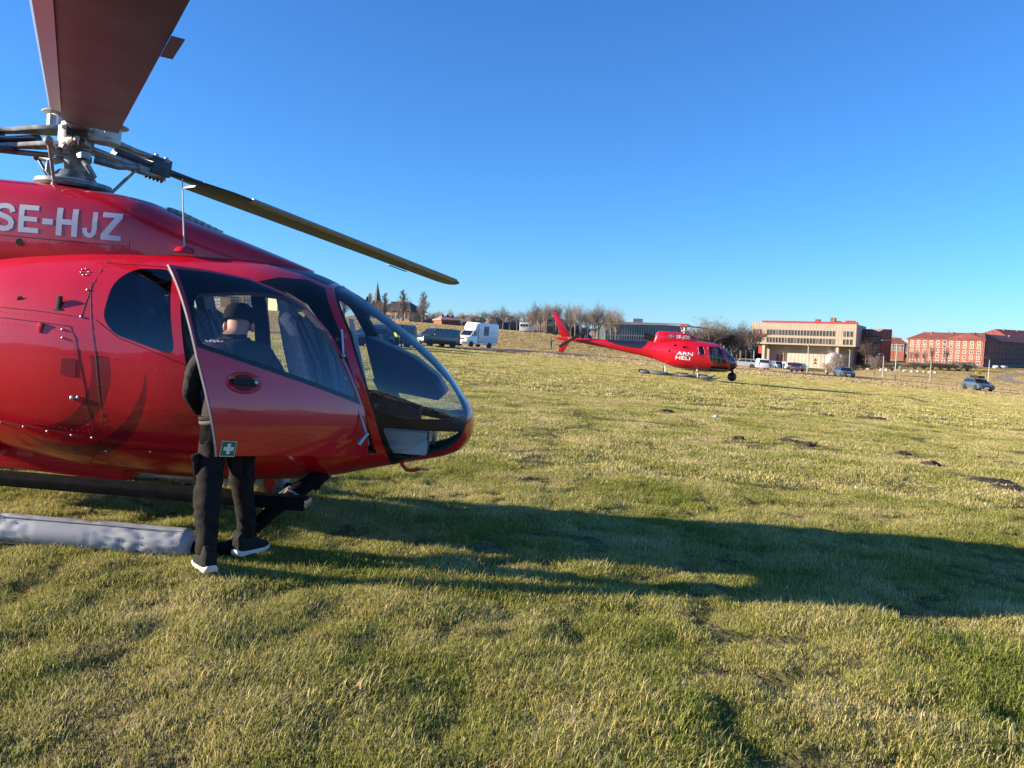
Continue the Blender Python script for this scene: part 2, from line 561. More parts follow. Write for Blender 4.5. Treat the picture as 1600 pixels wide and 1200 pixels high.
def skin(name, bm, mats, parent, thick, matoff=0, idmap=None, mtx=None):
    L = bm.faces.layers.int.get('rid')
    for f in bm.faces:
        f.smooth = True
        f.material_index = (idmap or {}).get(f[L], 0)
    me = bpy.data.meshes.new(name); bm.to_mesh(me); bm.free()
    if mtx is not None: me.transform(mtx)
    o = link_mesh(name, me, mats, parent)
    if thick:
        md = o.modifiers.new('solid', 'SOLIDIFY'); md.thickness = thick; md.offset = -1; md.material_offset = matoff; md.material_offset_rim = matoff
        md.use_even_offset = False
        es = o.modifiers.new('split', 'EDGE_SPLIT'); es.split_angle = radians(40)
    return o

def red_paint():
    mt = mat('red_paint', (0.66, 0.002, 0.017), 0.32, coat=1.0)
    n, l = mt.node_tree.nodes, mt.node_tree.links
    b = n['Principled BSDF']
    tc = n.new('ShaderNodeTexCoord'); sp = n.new('ShaderNodeSeparateXYZ')
    l.new(tc.outputs['Object'], sp.inputs[0])
    def M(op, a, b_=None):
        x = n.new('ShaderNodeMath'); x.operation = op
        for i, q in enumerate((a, b_)):
            if q is None: continue
            if isinstance(q, (int, float)): x.inputs[i].default_value = q
            else: l.new(q, x.inputs[i])
        return x.outputs[0]
    X, Y, Z = sp.outputs
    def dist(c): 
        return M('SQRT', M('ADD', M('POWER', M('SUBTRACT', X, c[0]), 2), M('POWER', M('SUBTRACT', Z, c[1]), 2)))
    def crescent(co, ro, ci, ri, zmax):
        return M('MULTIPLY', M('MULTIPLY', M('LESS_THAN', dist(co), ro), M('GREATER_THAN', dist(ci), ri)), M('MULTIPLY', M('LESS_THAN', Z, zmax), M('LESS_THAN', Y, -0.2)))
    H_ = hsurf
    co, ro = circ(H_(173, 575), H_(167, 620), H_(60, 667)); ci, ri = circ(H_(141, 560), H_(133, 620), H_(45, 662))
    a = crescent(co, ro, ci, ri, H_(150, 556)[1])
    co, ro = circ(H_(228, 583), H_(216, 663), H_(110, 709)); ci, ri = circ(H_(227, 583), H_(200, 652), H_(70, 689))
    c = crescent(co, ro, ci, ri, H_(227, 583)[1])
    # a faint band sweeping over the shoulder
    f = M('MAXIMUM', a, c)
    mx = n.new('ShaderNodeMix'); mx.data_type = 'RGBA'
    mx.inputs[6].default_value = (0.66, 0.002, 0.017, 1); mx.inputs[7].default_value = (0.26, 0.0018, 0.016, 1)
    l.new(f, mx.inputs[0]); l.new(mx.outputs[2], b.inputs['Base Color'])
    # orange peel
    nz = n.new('ShaderNodeTexNoise'); nz.inputs['Scale'].default_value = 2.2; nz.inputs['Detail'].default_value = 3
    l.new(tc.outputs['Object'], nz.inputs['Vector'])
    bp = n.new('ShaderNodeBump'); bp.inputs['Strength'].default_value = 0.05; bp.inputs['Distance'].default_value = 0.05
    l.new(nz.outputs[0], bp.inputs['Height']); l.new(bp.outputs[0], b.inputs['Normal']); l.new(bp.outputs[0], b.inputs['Coat Normal'])
    return mt
RED = red_paint()

# ---- door outline taken back from its open position ---------------------------
D_A, D_B = Vector((2.25, -.615, 1.62)), Vector((2.56, -.575, .75))
DOOR_ANG = radians(40)
d_ax = (D_A - D_B).normalized()
d_c = Vector((1.1, -.775, 1.2)) - D_A
d_c = (d_c - d_ax * d_c.dot(d_ax)).normalized()
d_n = d_ax.cross(d_c)
d_sg = 1 if d_n.y < 0 else -1
d_o = d_c * cos(DOOR_ANG) + d_n * d_sg * sin(DOOR_ANG)
d_no = d_ax.cross(d_o)
H_CAM = H_INV @ Vector((0, 0, EYE))
def door_inv(px, py):
    d = H_INV.to_3x3() @ pix_ray(px, py)
    t = (D_A - H_CAM).dot(d_no) / d.dot(d_no)
    P = H_CAM + d * t - D_A
    q = D_A + d_ax * P.dot(d_ax) + d_c * P.dot(d_o)
    return (q.x, q.z)
DOOR_OPEN = Matrix.Translation(D_A) @ Matrix.Rotation(d_sg * DOOR_ANG, 4, d_ax) @ Matrix.Translation(-D_A)
door_poly = [door_inv(*p) for p in [(278, 402), (340, 411), (402, 425), (450, 448), (482, 471), (513, 515), (540, 575), (565, 638), (578, 690), (586, 712), (345, 712), (308, 560)]]
glaze_poly = [door_inv(*p) for p in [(286, 409), (340, 416), (402, 430), (448, 453), (479, 475), (509, 518), (536, 577), (560, 634), (430, 588), (306, 543)]]
clear_poly = round_poly([door_inv(*p) for p in [(304, 470), (314, 456), (400, 452), (470, 461), (496, 490), (520, 542), (552, 624), (430, 580), (308, 536)]], .05, 3)

bm = loft_bm(BODY, NB, MB_, [3.225, 3.221, 3.217, 3.206, 3.19, 3.17, 3.145, 3.12, 3.09, 3.05] + [3.0 - .055 * i for i in range(75)] + [-1.15 - .25 * i for i in range(18)] + [-5.6])
L = bm.faces.layers.int.new('rid')
# 0 red, 1 black, 2 windscreen, 3 chin, 4 rear window, 5 door skin, 6 door black, 7 door glass, 8 far door glass, 9 far rear glass
pil = [hsurf(*p) for p in ((522, 450), (545, 520), (566, 590), (585, 650), (607, 715))]
front = [(pil[0][0] - .03, 2.2)] + pil + [(pil[-1][0] + .02, .3), (3.4, .3), (3.4, 2.2)]
cut(bm, L, front, 0, 1)
rb = [hsurf(*p) for p in ((418, 413), (470, 428), (512, 446))]
roofb = [(rb[0][0], 2.3)] + rb + [(rb[2][0] + .12, 2.3)]
cut(bm, L, roofb, 0, 1)
wl = [hsurf(*p) for p in ((527, 455), (549, 520), (570, 590), (586, 640))]
ws = [(wl[0][0] + .01, wl[0][1] + .05)] + wl + [(2.75, .955), (3.0, .955), (3.158, .985), (3.175, 1.0), (3.12, 1.12), (3.03, 1.235), (2.90, 1.36), (2.75, 1.482), (2.55, 1.618), (2.35, 1.74)]
chin = round_poly([(2.60, .885), (2.672, .67), (2.74, .62), (2.95, .635), (3.09, .705), (3.175, .86)], .03, 2)
for sd in (-1, 1):
    # the centre post and the red nose
    fs = [f for f in bm.faces if f.calc_center_median().x > 1.8 and f.calc_center_median().y * sd > -.1]
    g = set(fs)
    for f in fs: g.update(f.edges); g.update(f.verts)
    bmesh.ops.bisect_plane(bm, geom=list(g), dist=1e-5, plane_co=(0, sd * .018, 0), plane_no=(0, 1, 0))
    fs = [f for f in bm.faces if f.calc_center_median().x > 2.4 and f.calc_center_median().y * sd > -.1]
    g = set(fs)
    for f in fs: g.update(f.edges); g.update(f.verts)
    bmesh.ops.bisect_plane(bm, geom=list(g), dist=1e-5, plane_co=(0, sd * .018, 1.36), plane_no=Vector((0, .62, sd * .25)).normalized())
for sd in (-1, 1):
    cut(bm, L, ws, sd, 2)
    cut(bm, L, chin, sd, 3)
for f in bm.faces:
    c = f.calc_center_median()
    if f[L] in (1, 2, 3):
        if abs(c.y) < .018: f[L] = 1
        if c.x > 2.7 and c.z < 1.36 and abs(c.y) < .018 + (1.36 - c.z) * .25 / .62: f[L] = 0
rearw = round_poly([hsurf(*p) for p in [(273, 421), (212, 419), (178, 440), (160, 497), (178, 522), (274, 557)]], .09, 5)
cut(bm, L, rearw, -1, 4)
gap_shade = [hsurf(*p) for p in ((436, 433), (480, 437), (508, 450), (532, 520), (553, 590), (572, 650), (583, 692))] + [door_poly[9], door_poly[6], door_poly[4], door_poly[2]]  # dark of the open doorway gap, painted as black skin
cut(bm, L, gap_shade, -1, 1, (0,))
cut(bm, L, door_poly, -1, 5)
cut(bm, L, glaze_poly, -1, 6, (5,))
cut(bm, L, clear_poly, -1, 7, (6,))
cut(bm, L, round_poly([(1.32, 1.86), (2.08, 1.80), (2.47, 1.06), (1.38, .98)], .1, 4), 1, 8)
cut(bm, L, round_poly([(.38, 1.60), (.55, 1.87), (1.2, 1.88), (1.24, .98), (.6, 1.05)], .1, 4), 1, 9)
skin('fuselage', take(bm, L, (0, 1)), [RED, BLACK, LINER, LINER], HELI, .03, 2, {1: 1})
for rid, nm, lab in ((2, 'windscreen', None), (3, 'chin_window', None), (8, 'door_window', None), (9, 'rear_window', None), (4, 'rear_window', 'dark tinted rear cabin window')):
    for sd in ((-1, 1) if rid in (2, 3) else ((-1,) if rid == 4 else (1,))):
        nb = take(bm, L, (rid,))
        bmesh.ops.delete(nb, geom=[f for f in nb.faces if f.calc_center_median().y * sd < 0], context='FACES')
        o = skin(nm, nb, [GLASSD if rid == 4 else GLASS], HELI, 0)
        if lab: o['label'] = lab
# the open door
DOOR = skin('door', take(bm, L, (5, 6)), [RED2, BLACK, LINER, LINER], HELI, .035, 2, {6: 1}, DOOR_OPEN)
DOOR['label'] = 'open front cabin door with large window and green first aid sticker'
skin('window', take(bm, L, (7,)), [GLASS], DOOR, 0, mtx=DOOR_OPEN)
bm.free()
def edge_tube(pts2, name, mt, parent, rad, mtx=None, off=.004, closed=True, fy=body_y, n=5):
    pts = []
    m_ = len(pts2)
    for i in range(m_ if closed else m_ - 1):
        a, b = Vector(pts2[i]), Vector(pts2[(i + 1) % m_])
        k = max(1, int((b - a).length / .06))
        for q in range(k):
            p = a.lerp(b, q / k); pts.append(Vector((p.x, fy(p.x, p.y, off), p.y)))
    pts.append(pts[0] if closed else Vector((pts2[-1][0], fy(*pts2[-1], off), pts2[-1][1])))
    if mtx is not None: pts = [mtx @ p for p in pts]
    mb = MB(); mb.tube(pts, rad, n)
    return mb.build(name, mt, parent, 60)
EDGE = mat('sunlit_door_edge', (0.55, 0.42, 0.38), 0.4, var=.2)  # pale beige paints the sunlight on the door's rear edge
edge_tube([door_poly[0], door_poly[11], door_poly[10]], 'edge_strip', EDGE, DOOR, .009, DOOR_OPEN @ Matrix.Translation((-.006, .01, 0)), 0, False)
edge_tube(door_poly, 'door_seal', BLACKM, HELI, .016, None, -.025)
# handle of the door: recessed dish, lever
hx, hz = door_inv(376, 600)
mb = MB()
prof = [(.115, .0), (.108, .010), (.085, .006), (.075, .004)]
mb.lathe([(r, h) for r, h in prof], n=28)
M_h = DOOR_OPEN @ Matrix.Translation((hx, body_y(hx, hz) - .002, hz)) @ Matrix.Rotation(radians(90), 4, 'X') @ Matrix.Diagonal((1, .6, 1, 1))
me = mb.mesh('handle_dish'); me.transform(M_h)
dish = link_mesh('handle_dish', me, RED2, DOOR, 50)
mb = MB(); mb.lathe([(.07, 0), (.066, .008)], n=24); me = mb.mesh('handle_cup'); me.transform(DOOR_OPEN @ Matrix.Translation((hx, body_y(hx, hz) - .004, hz)) @ Matrix.Rotation(radians(90), 4, 'X') @ Matrix.Diagonal((1, .75, 1, 1)))
link_mesh('handle_cup', me, mat('dark_red_cup', (0.10, 0.001, 0.004), .5), DOOR)
mb = MB(); mb.box((0, 0, 0), (.155, .03, .032)); me = mb.mesh('handle_lever'); me.transform(DOOR_OPEN @ Matrix.Translation((hx, body_y(hx, hz) - .024, hz + .002)))
link_mesh('handle_lever', me, BLACKM, DOOR)
mb = MB(); mb.lathe([(.011, 0), (.011, .006)], n=12); me = mb.mesh('lock'); me.transform(DOOR_OPEN @ Matrix.Translation((hx + .063, body_y(hx, hz) - .040, hz + .002)) @ Matrix.Rotation(radians(90), 4, 'X'))
link_mesh('lock', me, STEEL, DOOR)
# first aid sticker
sx, sz = door_inv(359, 701)
GREEN = mat('sticker_green', (0.0, 0.20, 0.085), .4); WHITE = mat('white_vinyl', (0.80, 0.80, 0.80), .4)
def sticker(rects, name, mt, dy, parent):
    mb = MB()
    for (x0, x1, z0, z1) in rects:
        q = [(x0, z0), (x1, z0), (x1, z1), (x0, z1)]
        ps = [DOOR_OPEN @ Vector((sx + u, body_y(sx + u, sz + v) - dy, sz + v)) for u, v in q]
        mb.add(ps, [(0, 1, 2, 3)])
    return mb.build(name, mt, parent, fix=False)
st = sticker([(-.046, .046, -.046, .046)], 'first_aid_sticker', WHITE, .004, DOOR)
sticker([(-.042, .042, -.042, .042)], 'green_field', GREEN, .007, st)
sticker([(-.011, .011, -.031, .031), (-.031, -.0112, -.011, .011), (.0112, .031, -.011, .011)], 'white_cross', WHITE, .010, st)
# door stay and hinge arms
for (pa, pb) in (((533, 515), (541, 556)), ((560, 642), (577, 678))):
    a, b = hloc(*pa, -.64), hloc(*pb, -.66)
    mb = MB(); mb.tube([(a[0] + .01, -.665, a[1]), (b[0] - .01, -.70, b[1])], .008, 8); mb.sphere((b[0] - .01, -.70, b[1]), .016)
    mb.build('hinge_arm', STEEL, HELI, 50)
a = hloc(577, 678, -.68); b = hloc(568, 690, -.72)
MB().tube([(a[0] - .01, -.70, a[1]), (b[0] - .03, -.735, b[1] - .02)], [.012, .02], 10).build('hinge_pin', STEEL, HELI, 50)
# red post between door and windscreen, slightly proud
pp = [hsurf(*p) for p in ((516, 450), (539, 520), (560, 590), (579, 650), (600, 712))]
mb = MB()
ring = []
for X, Z in pp:
    y = body_y(X, Z)
    ring.append([Vector((X - .035, y - .006, Z)), Vector((X + .02, y - .008, Z)), Vector((X + .02, y + .03, Z)), Vector((X - .035, y + .03, Z))])
mb.loft(ring); mb.build('door_post', RED2, HELI, bevel=.004)

# ---- cowling -----------------------------------------------------------------
bm = loft_bm(COWL, NC, MC, [1.88 - .025 * i for i in range(192)], 120)
bm.faces.layers.int.new('rid')
skin('engine_cowling', bm, [RED2], HELI, 0)
ax = hloc(302, 345, 0)
mb = MB()
for i in range(7):
    t = i / 6
    mb.box((ax[0] - .13 + .30 * t, 0, ax[1] + .055 - .115 * t), (.035, .26, .03))
mb.box((ax[0] + .02, 0, ax[1] - .012), (.34, .30, .02), mtx=Matrix.Rotation(radians(21), 3, 'Y'))
mb.build('air_intake', HUBM, HELI)
# seams: polylines laid on the skin
def seam(pts, fy=body_y, rad=.0028, mt=SEAM, name='panel_gap', Yg=-.74):
    P2 = [hsurf(px, py, fy) for px, py in pts]
    return edge_tube(P2, name, mt, HELI, rad, None, -.0008, False, fy, 4)
for pts in ([(0, 480), (60, 486), (108, 493)], [(108, 493), (127, 495), (148, 440), (172, 407)], [(0, 496), (60, 503), (110, 510), (118, 530), (133, 610), (150, 684)], [(143, 440), (142, 480), (150, 560), (160, 650), (158, 705)],
            [(0, 660), (60, 668), (110, 678), (150, 684)], [(190, 700), (250, 704), (304, 706)], [(160, 735), (157, 700)], [(150, 500), (185, 528), (240, 550), (300, 575)]):
    seam(pts)
seam([(210, 312), (205, 345), (202, 390)], cowl_y, Yg=-.42)
seam([(0, 367), (100, 376), (202, 385)], cowl_y, Yg=-.42)
seam([(166, 411), (220, 414), (275, 419)], rad=.006, mt=mat('gutter', (.35, .02, .03), .4), name='rain_gutter')
# small fittings on the skin
def disc(px, py, r, mt, name, fy=body_y, Yg=-.74, h=.006, dome=.25):
    X, Z = hsurf(px, py, fy); y = fy(X, Z)
    mb = MB(); mb.lathe([(r, 0), (r, -h), (r * .6, -h - r * dome)], c=(X, y, Z), axis='Y', n=12)
    return mb.build(name, mt, HELI, 50)
HOLE = mat('dark_hole', (.004, .004, .005), .9)
for p in ((30, 378), ): disc(*p, .026, HOLE, 'drain_port', cowl_y, -.42, .001, 0)
for p in ((32, 468), ): disc(*p, .024, HOLE, 'drain_port', h=.001, dome=0)
disc(119, 703, .02, HOLE, 'drain_port', h=.001, dome=0)
disc(113, 622, .016, STEEL, 'key_lock'); disc(122, 621, .011, STEEL, 'key_lock')
for p in ((1, 661), (37, 667), (74, 674), (112, 680), (144, 684), (137, 453), (127, 495), (98, 515), (98, 528), (166, 705), (235, 706)): disc(*p, .008, STEEL, 'fastener')
for a in range(6): disc(133 + 6 * cos(a), 425 + 5 * sin(a), .005, STEEL, 'fastener')
X, Z = hsurf(93, 476); y = body_y(X, Z)
MB().box((X, y - .003, Z + .01), (.035, .016, .10)).box((X, y - .004, Z - .045), (.075, .018, .035)).build('latch', BLACKM, HELI, bevel=.004)
X, Z = hsurf(64, 512)
MB().box((X, body_y(X, Z) - .003, Z), (.03, .014, .07)).build('latch', RED2, HELI, bevel=.004)
X, Z = hsurf(107, 573)
mb = MB()
q = [(-.05, -.06), (.05, -.065), (.05, .06), (-.05, .055)]
mb.add([(X + u, body_y(X + u, Z + v, .003), Z + v) for u, v in q], [(0, 1, 2, 3)])
mb.build('decal', mat('dark_red_decal', (0.26, 0.0018, 0.016), .35), HELI, fix=False)
# rows of flush rivets
rv = MB()
for row, fy_ in (([(0, 487), (104, 500)], body_y), ([(3, 505), (104, 517)], body_y), ([(112, 535), (141, 682)], body_y), ([(153, 520), (168, 700)], body_y), ([(0, 653), (140, 676)], body_y), ([(165, 398), (262, 400)], body_y),
                 ([(0, 371), (196, 389)], cowl_y), ([(203, 325), (196, 384)], cowl_y), ([(216, 325), (209, 386)], cowl_y), ([(225, 388), (400, 396)], cowl_y), ([(166, 712), (300, 716)], body_y), ([(180, 560), (290, 590)], body_y)):
    (xa, ya), (xb, yb_) = row
    k_ = max(4, int(hypot(xb - xa, yb_ - ya) / 9))
    for i in range(k_ + 1):
        X, Z = hsurf(xa + (xb - xa) * i / k_, ya + (yb_ - ya) * i / k_, fy_)
        rv.sphere((X, fy_(X, Z, -.0012), Z), .0032, 6, 4)
tag(rv.build('rivets', mat('painted_rivet', (.42, .004, .014), .35), HELI, 60), kind='stuff')
# registration letters, laid on the cowling
REGM = mat('registration_white', (0.62, 0.66, 0.74), .45)
def glyph(ch):
    """block letters in a unit square: lists of simple polygons that only share edges"""
    t = .27
    def sub(q, n_=6):
        """a quadrilateral cut into small ones, so that it can follow the curved skin"""
        a_, b_, c_, d_ = [Vector(p) for p in q]
        P = lambda u, v: tuple((a_.lerp(b_, u)).lerp(d_.lerp(c_, u), v))
        return [[P(i / n_, j / n_), P((i + 1) / n_, j / n_), P((i + 1) / n_, (j + 1) / n_), P(i / n_, (j + 1) / n_)] for i in range(n_) for j in range(n_)]
    rc = lambda x0, x1, y0, y1: sub([(x0, y0), (x1, y0), (x1, y1), (x0, y1)])
    if ch == 'E': return rc(0, t, 0, 1) + rc(t, 1, 0, .18) + rc(t, .92, .41, .58) + rc(t, .97, .82, 1)
    if ch == 'H': return rc(0, t, 0, 1) + rc(1 - t, 1, 0, 1) + rc(t, 1 - t, .41, .6)
    if ch == 'Z': return rc(0, 1, 0, .18) + rc(.03, 1, .82, 1) + sub([(0, .18), (.37, .18), (1, .82), (.63, .82)])
    if ch == '-': return rc(0, 1, 0, 1)
    if ch == 'J': path = [(.83, 1), (.83, .62), (.83, .34), (.78, .20), (.66, .11), (.48, .09), (.30, .12), (.19, .21), (.15, .36)]; hw = (.17, .09)
    if ch == 'S':
        path = [(.90, .70), (.85, .81), (.72, .89), (.50, .91), (.28, .88), (.15, .80), (.14, .70), (.22, .61), (.40, .555), (.60, .51), (.79, .44), (.87, .33), (.84, .20), (.70, .115), (.50, .09), (.28, .115), (.15, .20), (.11, .31)]; hw = (.14, .09)
    out = []
    L_, R_ = [], []
    for i, p in enumerate(path):
        a_, b_ = path[max(i - 1, 0)], path[min(i + 1, len(path) - 1)]
        d = Vector((b_[0] - a_[0], b_[1] - a_[1])).normalized(); n_ = Vector((-d.y * hw[0], d.x * hw[1]))
        L_.append((p[0] + n_.x, p[1] + n_.y)); R_.append((p[0] - n_.x, p[1] - n_.y))
    return [[L_[i], R_[i], R_[i + 1], L_[i + 1]] for i in range(len(path) - 1)]
def letters(word, rects, fy, mt, parent, to_loc, name='letter'):
    """each letter is fitted into its own rectangle (left, right, top, bottom in photograph pixels)"""
    for ch, (x0, x1, yt, yb) in zip(word, rects):
        a_, b_ = to_loc(x0, yb), to_loc(x1, yt)
        mb = MB()
        for poly in glyph(ch):
            ps = []
            for u, v in poly:
                X = a_[0] + u * (b_[0] - a_[0]); Z = a_[1] + v * (b_[1] - a_[1])
                ps.append((X, fy(X, Z, .0016), Z))
            mb.add(ps, [tuple(range(len(ps)))])
        mb.build(name, mt, parent, fix=False)
letters('SE-HJZ', [(-11, 25, 318.5, 359.5), (28, 63, 322, 362), (66, 83, 342.5, 350), (87, 124, 327.5, 367.5), (128, 154, 332, 370.5), (157, 193, 334.5, 374)], cowl_y, REGM, HELI, lambda x, y: hsurf(x, y, cowl_y), 'registration_letter')
# whip antenna
a = hloc(288, 392, -.35); b = hloc(285, 279, -.35)
base = MB().lathe([(.075, 0), (.06, .03), (.02, .045)], c=(a[0], -.35, a[1] - .01), n=16).build('antenna_base', RED2, HELI, 50)
MB().tube([(a[0], -.35, a[1] + .02), (a[0] - .005, -.35, a[1] + .06), (b[0], -.35, b[1])], [.012, .006, .004], 8).build('antenna', HUBL, HELI, 50)
# pitot tube under the nose
a, b, c = hloc(627, 727, -.25), hloc(634, 736, -.25), hloc(668, 736, -.25)
MB().tube([(a[0], -.2, a[1] + .05), (a[0], -.2, a[1]), (b[0], -.2, b[1]), (b[0] + .05, -.2, b[1]), (c[0] - .06, -.2, c[1])], [.02, .018, .015, .013, .011], 8).build('pitot_tube', RED2, HELI, 50)
MB().tube([(c[0] - .06, -.2, c[1]), (c[0], -.2, c[1])], .006, 8).build('pitot_tip', STEEL, HELI, 50)

# ---- tail (mostly outside the frame) ------------------------------------------
mb = MB(); mb.lathe([(.46, -.10), (.50, 0), (.46, .10), (.36, .10), (.36, -.10)], c=(-6.0, 0, 1.45), axis='Y', n=32); mb.build('fenestron', RED2, HELI, 40)
mb = MB()
for k in range(8):
    a = k * pi / 4; mb.box((-6.0 + .18 * cos(a), 0, 1.45 + .18 * sin(a)), (.34, .03, .06), mtx=Matrix.Rotation(-a, 3, 'Y'))
mb.build('tail_fan', BLACKM, HELI)
MB().prism([(-5.75, 1.85), (-6.3, 1.85), (-6.95, 2.75), (-6.6, 2.75)], -.05, .05).build('tail_fin', RED2, HELI, bevel=.02)
MB().box((-4.9, 0, 1.5), (.4, 2.3, .05)).build('stabilizer', RED2, HELI, bevel=.015)

# ---- main rotor ---------------------------------------------------------------
HUBZ = 2.843
BLD = mat('blade_grey', (0.060, 0.088, 0.140), 0.40, var=.3, vscale=3.0, spec=.35)
BLDE = mat('blade_leading_strip', (0.36, 0.38, 0.42), 0.3, .5)
def foil(r, le, te, th, zc=0.0, tw=0.0):
    pts = []
    N = 10
    for i in range(N + 1):
        t = i / N; x = te + (le - te) * (0.5 - .5 * cos(pi * t)); u = (x - te) / (le - te)
        h = th * (2.2 * sqrt(max(0, (1 - u))) * u ** .9 if u > .0 else 0.05)
        pts.append((x, max(h, .002)))
    up = [(r, x, zc + h + x * tw) for x, h in pts]
    dn = [(r, x, zc - h * .8 + x * tw) for x, h in pts[::-1]]
    return [Vector(p) for p in up + dn]
def blade(az, droop, name='rotor_blade'):
    B = Matrix.Translation((0, 0, HUBZ)) @ Matrix.Rotation(az, 4, 'Z') @ Matrix.Rotation(droop, 4, 'Y')
    # local: x along span, +y = trailing edge
    secs = [(.30, -.055, .055, .035), (.80, -.055, .06, .03), (1.0, -.075, .075, .022), (1.06, -.09, .085, .02)]
    body = [(1.08, -.095, .235, .018), (1.35, -.14, .235, .017), (1.7, -.15, .235, .016), (3.0, -.15, .235, .015), (4.6, -.15, .235, .014), (4.8, -.13, .235, .012), (4.93, -.06, .22, .009), (5.0, .05, .18, .006)]
    mb = MB(); mb.loft([[B @ p for p in foil(r, le, te, th, 0, -.10)] for r, le, te, th in secs] )
    root = mb.build('blade_root', BLD, HELI, 40)
    mb = MB(); mb.loft([[B @ p for p in foil(r, le, te, th, 0, -.10 + .02 * (r - 1))] for r, le, te, th in body])
    o = mb.build(name, BLD, HELI, 40)
    # erosion strip on the leading edge
    mb = MB()
    for (r0, r1) in ((1.55, 4.75),):
        ring = []
        for i in range(12):
            r = r0 + (r1 - r0) * i / 11
            tw = -.10 + .02 * (r - 1)
            ring.append([B @ Vector((r, -.088, -.0155 - .088 * tw - .005)), B @ Vector((r, -.145, -.006 - .145 * tw - .006)), B @ Vector((r, -.154, -.154 * tw)), B @ Vector((r, -.145, .008 - .145 * tw * 1 + .006)), B @ Vector((r, -.12, -.12 * tw))])
        mb.loft(ring)
    mb.build('leading_edge_strip', BLDE, o, 40)
    MB().box(B @ Vector((4.05, .252, -.022)), (.34, .04, .004), mtx=B.to_3x3()).build('trim_tab', BLD, o)
    return B
AZ = [radians(57), radians(-59.75), radians(179)]
DR = [radians(7.0), radians(5.0), radians(6.0)]
for az, dr in zip(AZ, DR):
    B = blade(az, dr)
    B0 = Matrix.Translation((0, 0, HUBZ)) @ Matrix.Rotation(az, 4, 'Z') @ Matrix.Rotation(dr * .8, 4, 'Y')
    # upper and lower sleeve plates, damper block, bolts
    arm = MB()
    for zz, w in ((.055, .075), (-.06, .06)):
        arm.loft([[B0 @ Vector((r, s_ * ww, zz + q)) for s_, q in ((-1, -.016), (1, -.016), (1, .016), (-1, .016))] for r, ww in ((.06, .10), (.25, w * 1.35), (.45, w * .7), (.66, w * .75), (.74, w))])
    arm.build('rotor_sleeve', HUBM, HELI, bevel=.004)
    blk = MB(); blk.box(B0 @ Vector((.68, 0, 0)), (.17, .13, .14), mtx=B0.to_3x3()); blk.box(B0 @ Vector((.60, .02, -.085)), (.25, .06, .03), mtx=B0.to_3x3())
    for q in range(5): blk.sphere(B0 @ Vector((.60 + .035 * q, .02, -.105)), .015, 8, 5)
    blk.build('damper_block', HUBD, HELI, bevel=.006)
    pin = MB()
    for q in (-.045, .045): pin.tube([B0 @ Vector((.70 + q, 0, -.10)), B0 @ Vector((.70 + q, 0, .10))], .018, 10)
    for q in (.03, -.03): pin.tube([B0 @ Vector((.44, q, -.008)), B0 @ Vector((.62, q * .8, 0))], .014, 8)
    pin.build('blade_pin', HUBL, HELI, 50)
    # pitch horn and pitch link
    hp = B0 @ Vector((.42, -.17, -.10))
    MB().tube([B0 @ Vector((.12, -.07, -.13)), B0 @ Vector((.27, -.15, -.14)), hp], [.035, .03, .024], 10).sphere(hp, .034, 10, 7).build('pitch_horn', HUBM, HELI, 50)
    MB().tube([B0 @ Vector((.20, -.08, -.12)), B0 @ Vector((.45, -.05, -.10)), B0 @ Vector((.74, -.01, -.075))], [.022, .022, .022], 8).build('damper_strut', HUBM, HELI, 50)
    foot = Vector((cos(az - .55) * .24, sin(az - .55) * .24, HUBZ - .405))
    MB().tube([hp, hp.lerp(foot, .45), hp.lerp(foot, .55), foot], [.012, .013, .013, .012], 10).sphere(foot, .024, 10, 6).sphere(hp, .022, 10, 6).build('pitch_link', HUBM, HELI, 50)
# mast, hub body, swashplate
MB().lathe([(.075, -.45), (.075, -.20), (.085, -.18), (.085, -.12), (.12, -.10), (.13, .06), (.10, .08)], c=(0, 0, HUBZ), n=24).build('rotor_mast', HUBM, HELI, 40)
MB().lathe([(.15, -.40), (.25, -.395), (.27, -.375), (.26, -.345), (.16, -.325), (.13, -.28), (.11, -.26)], c=(0, 0, HUBZ), n=28).build('swashplate', HUBM, HELI, 40)
mb = MB()
for k in range(3):
    a = AZ[k] + .5
    mb.tube([(cos(a) * .09, sin(a) * .09, HUBZ - .17), (cos(a) * .17, sin(a) * .17, HUBZ - .22), (cos(a + .3) * .18, sin(a + .3) * .18, HUBZ - .29), (cos(a + .2) * .13, sin(a + .2) * .13, HUBZ - .33)], [.025, .022, .022, .028], 8)
    mb.box((cos(a) * .10, sin(a) * .10, HUBZ - .14), (.09, .08, .05), rz=a)
mb.build('scissor_link', HUBM, HELI, 45)
MB().lathe([(.30, -.47), (.31, -.44), (.22, -.405), (.15, -.40)], c=(0, 0, HUBZ), n=28).build('mast_collar', HUBD, HELI, 40)
mb = MB()
for k in range(4): mb.box((0, 0, HUBZ - .02 - .032 * k), (.13 - .004 * k, .13, .026), rz=AZ[1])
mb.build('elastomer_stack', mat('elastomer_brown', (.10, .045, .035), .6), HELI)
# two mushroom-capped weights on the hub
for wx, wy, wz in ((-.155, .12, .075), (.20, .03, .0)):
    c = Vector((wx, wy, HUBZ + wz))
    o = MB().lathe([(.11, -.02), (.115, 0), (.115, .10), (.11, .115)], c=c, n=24).build('hub_weight', HUBL, HELI, 40)
    MB().lathe([(.165, .112), (.168, .118), (.12, .138), (.05, .15), (.01, .152)], c=c, n=28).build('weight_cap', HUBL, o, 40)
    for a in (-2.2, -.9): MB().box(c + Vector((cos(a) * .115, sin(a) * .115, .05)), (.03, .05, .085), rz=a).build('weight_bracket', HUBL, o, bevel=.003)

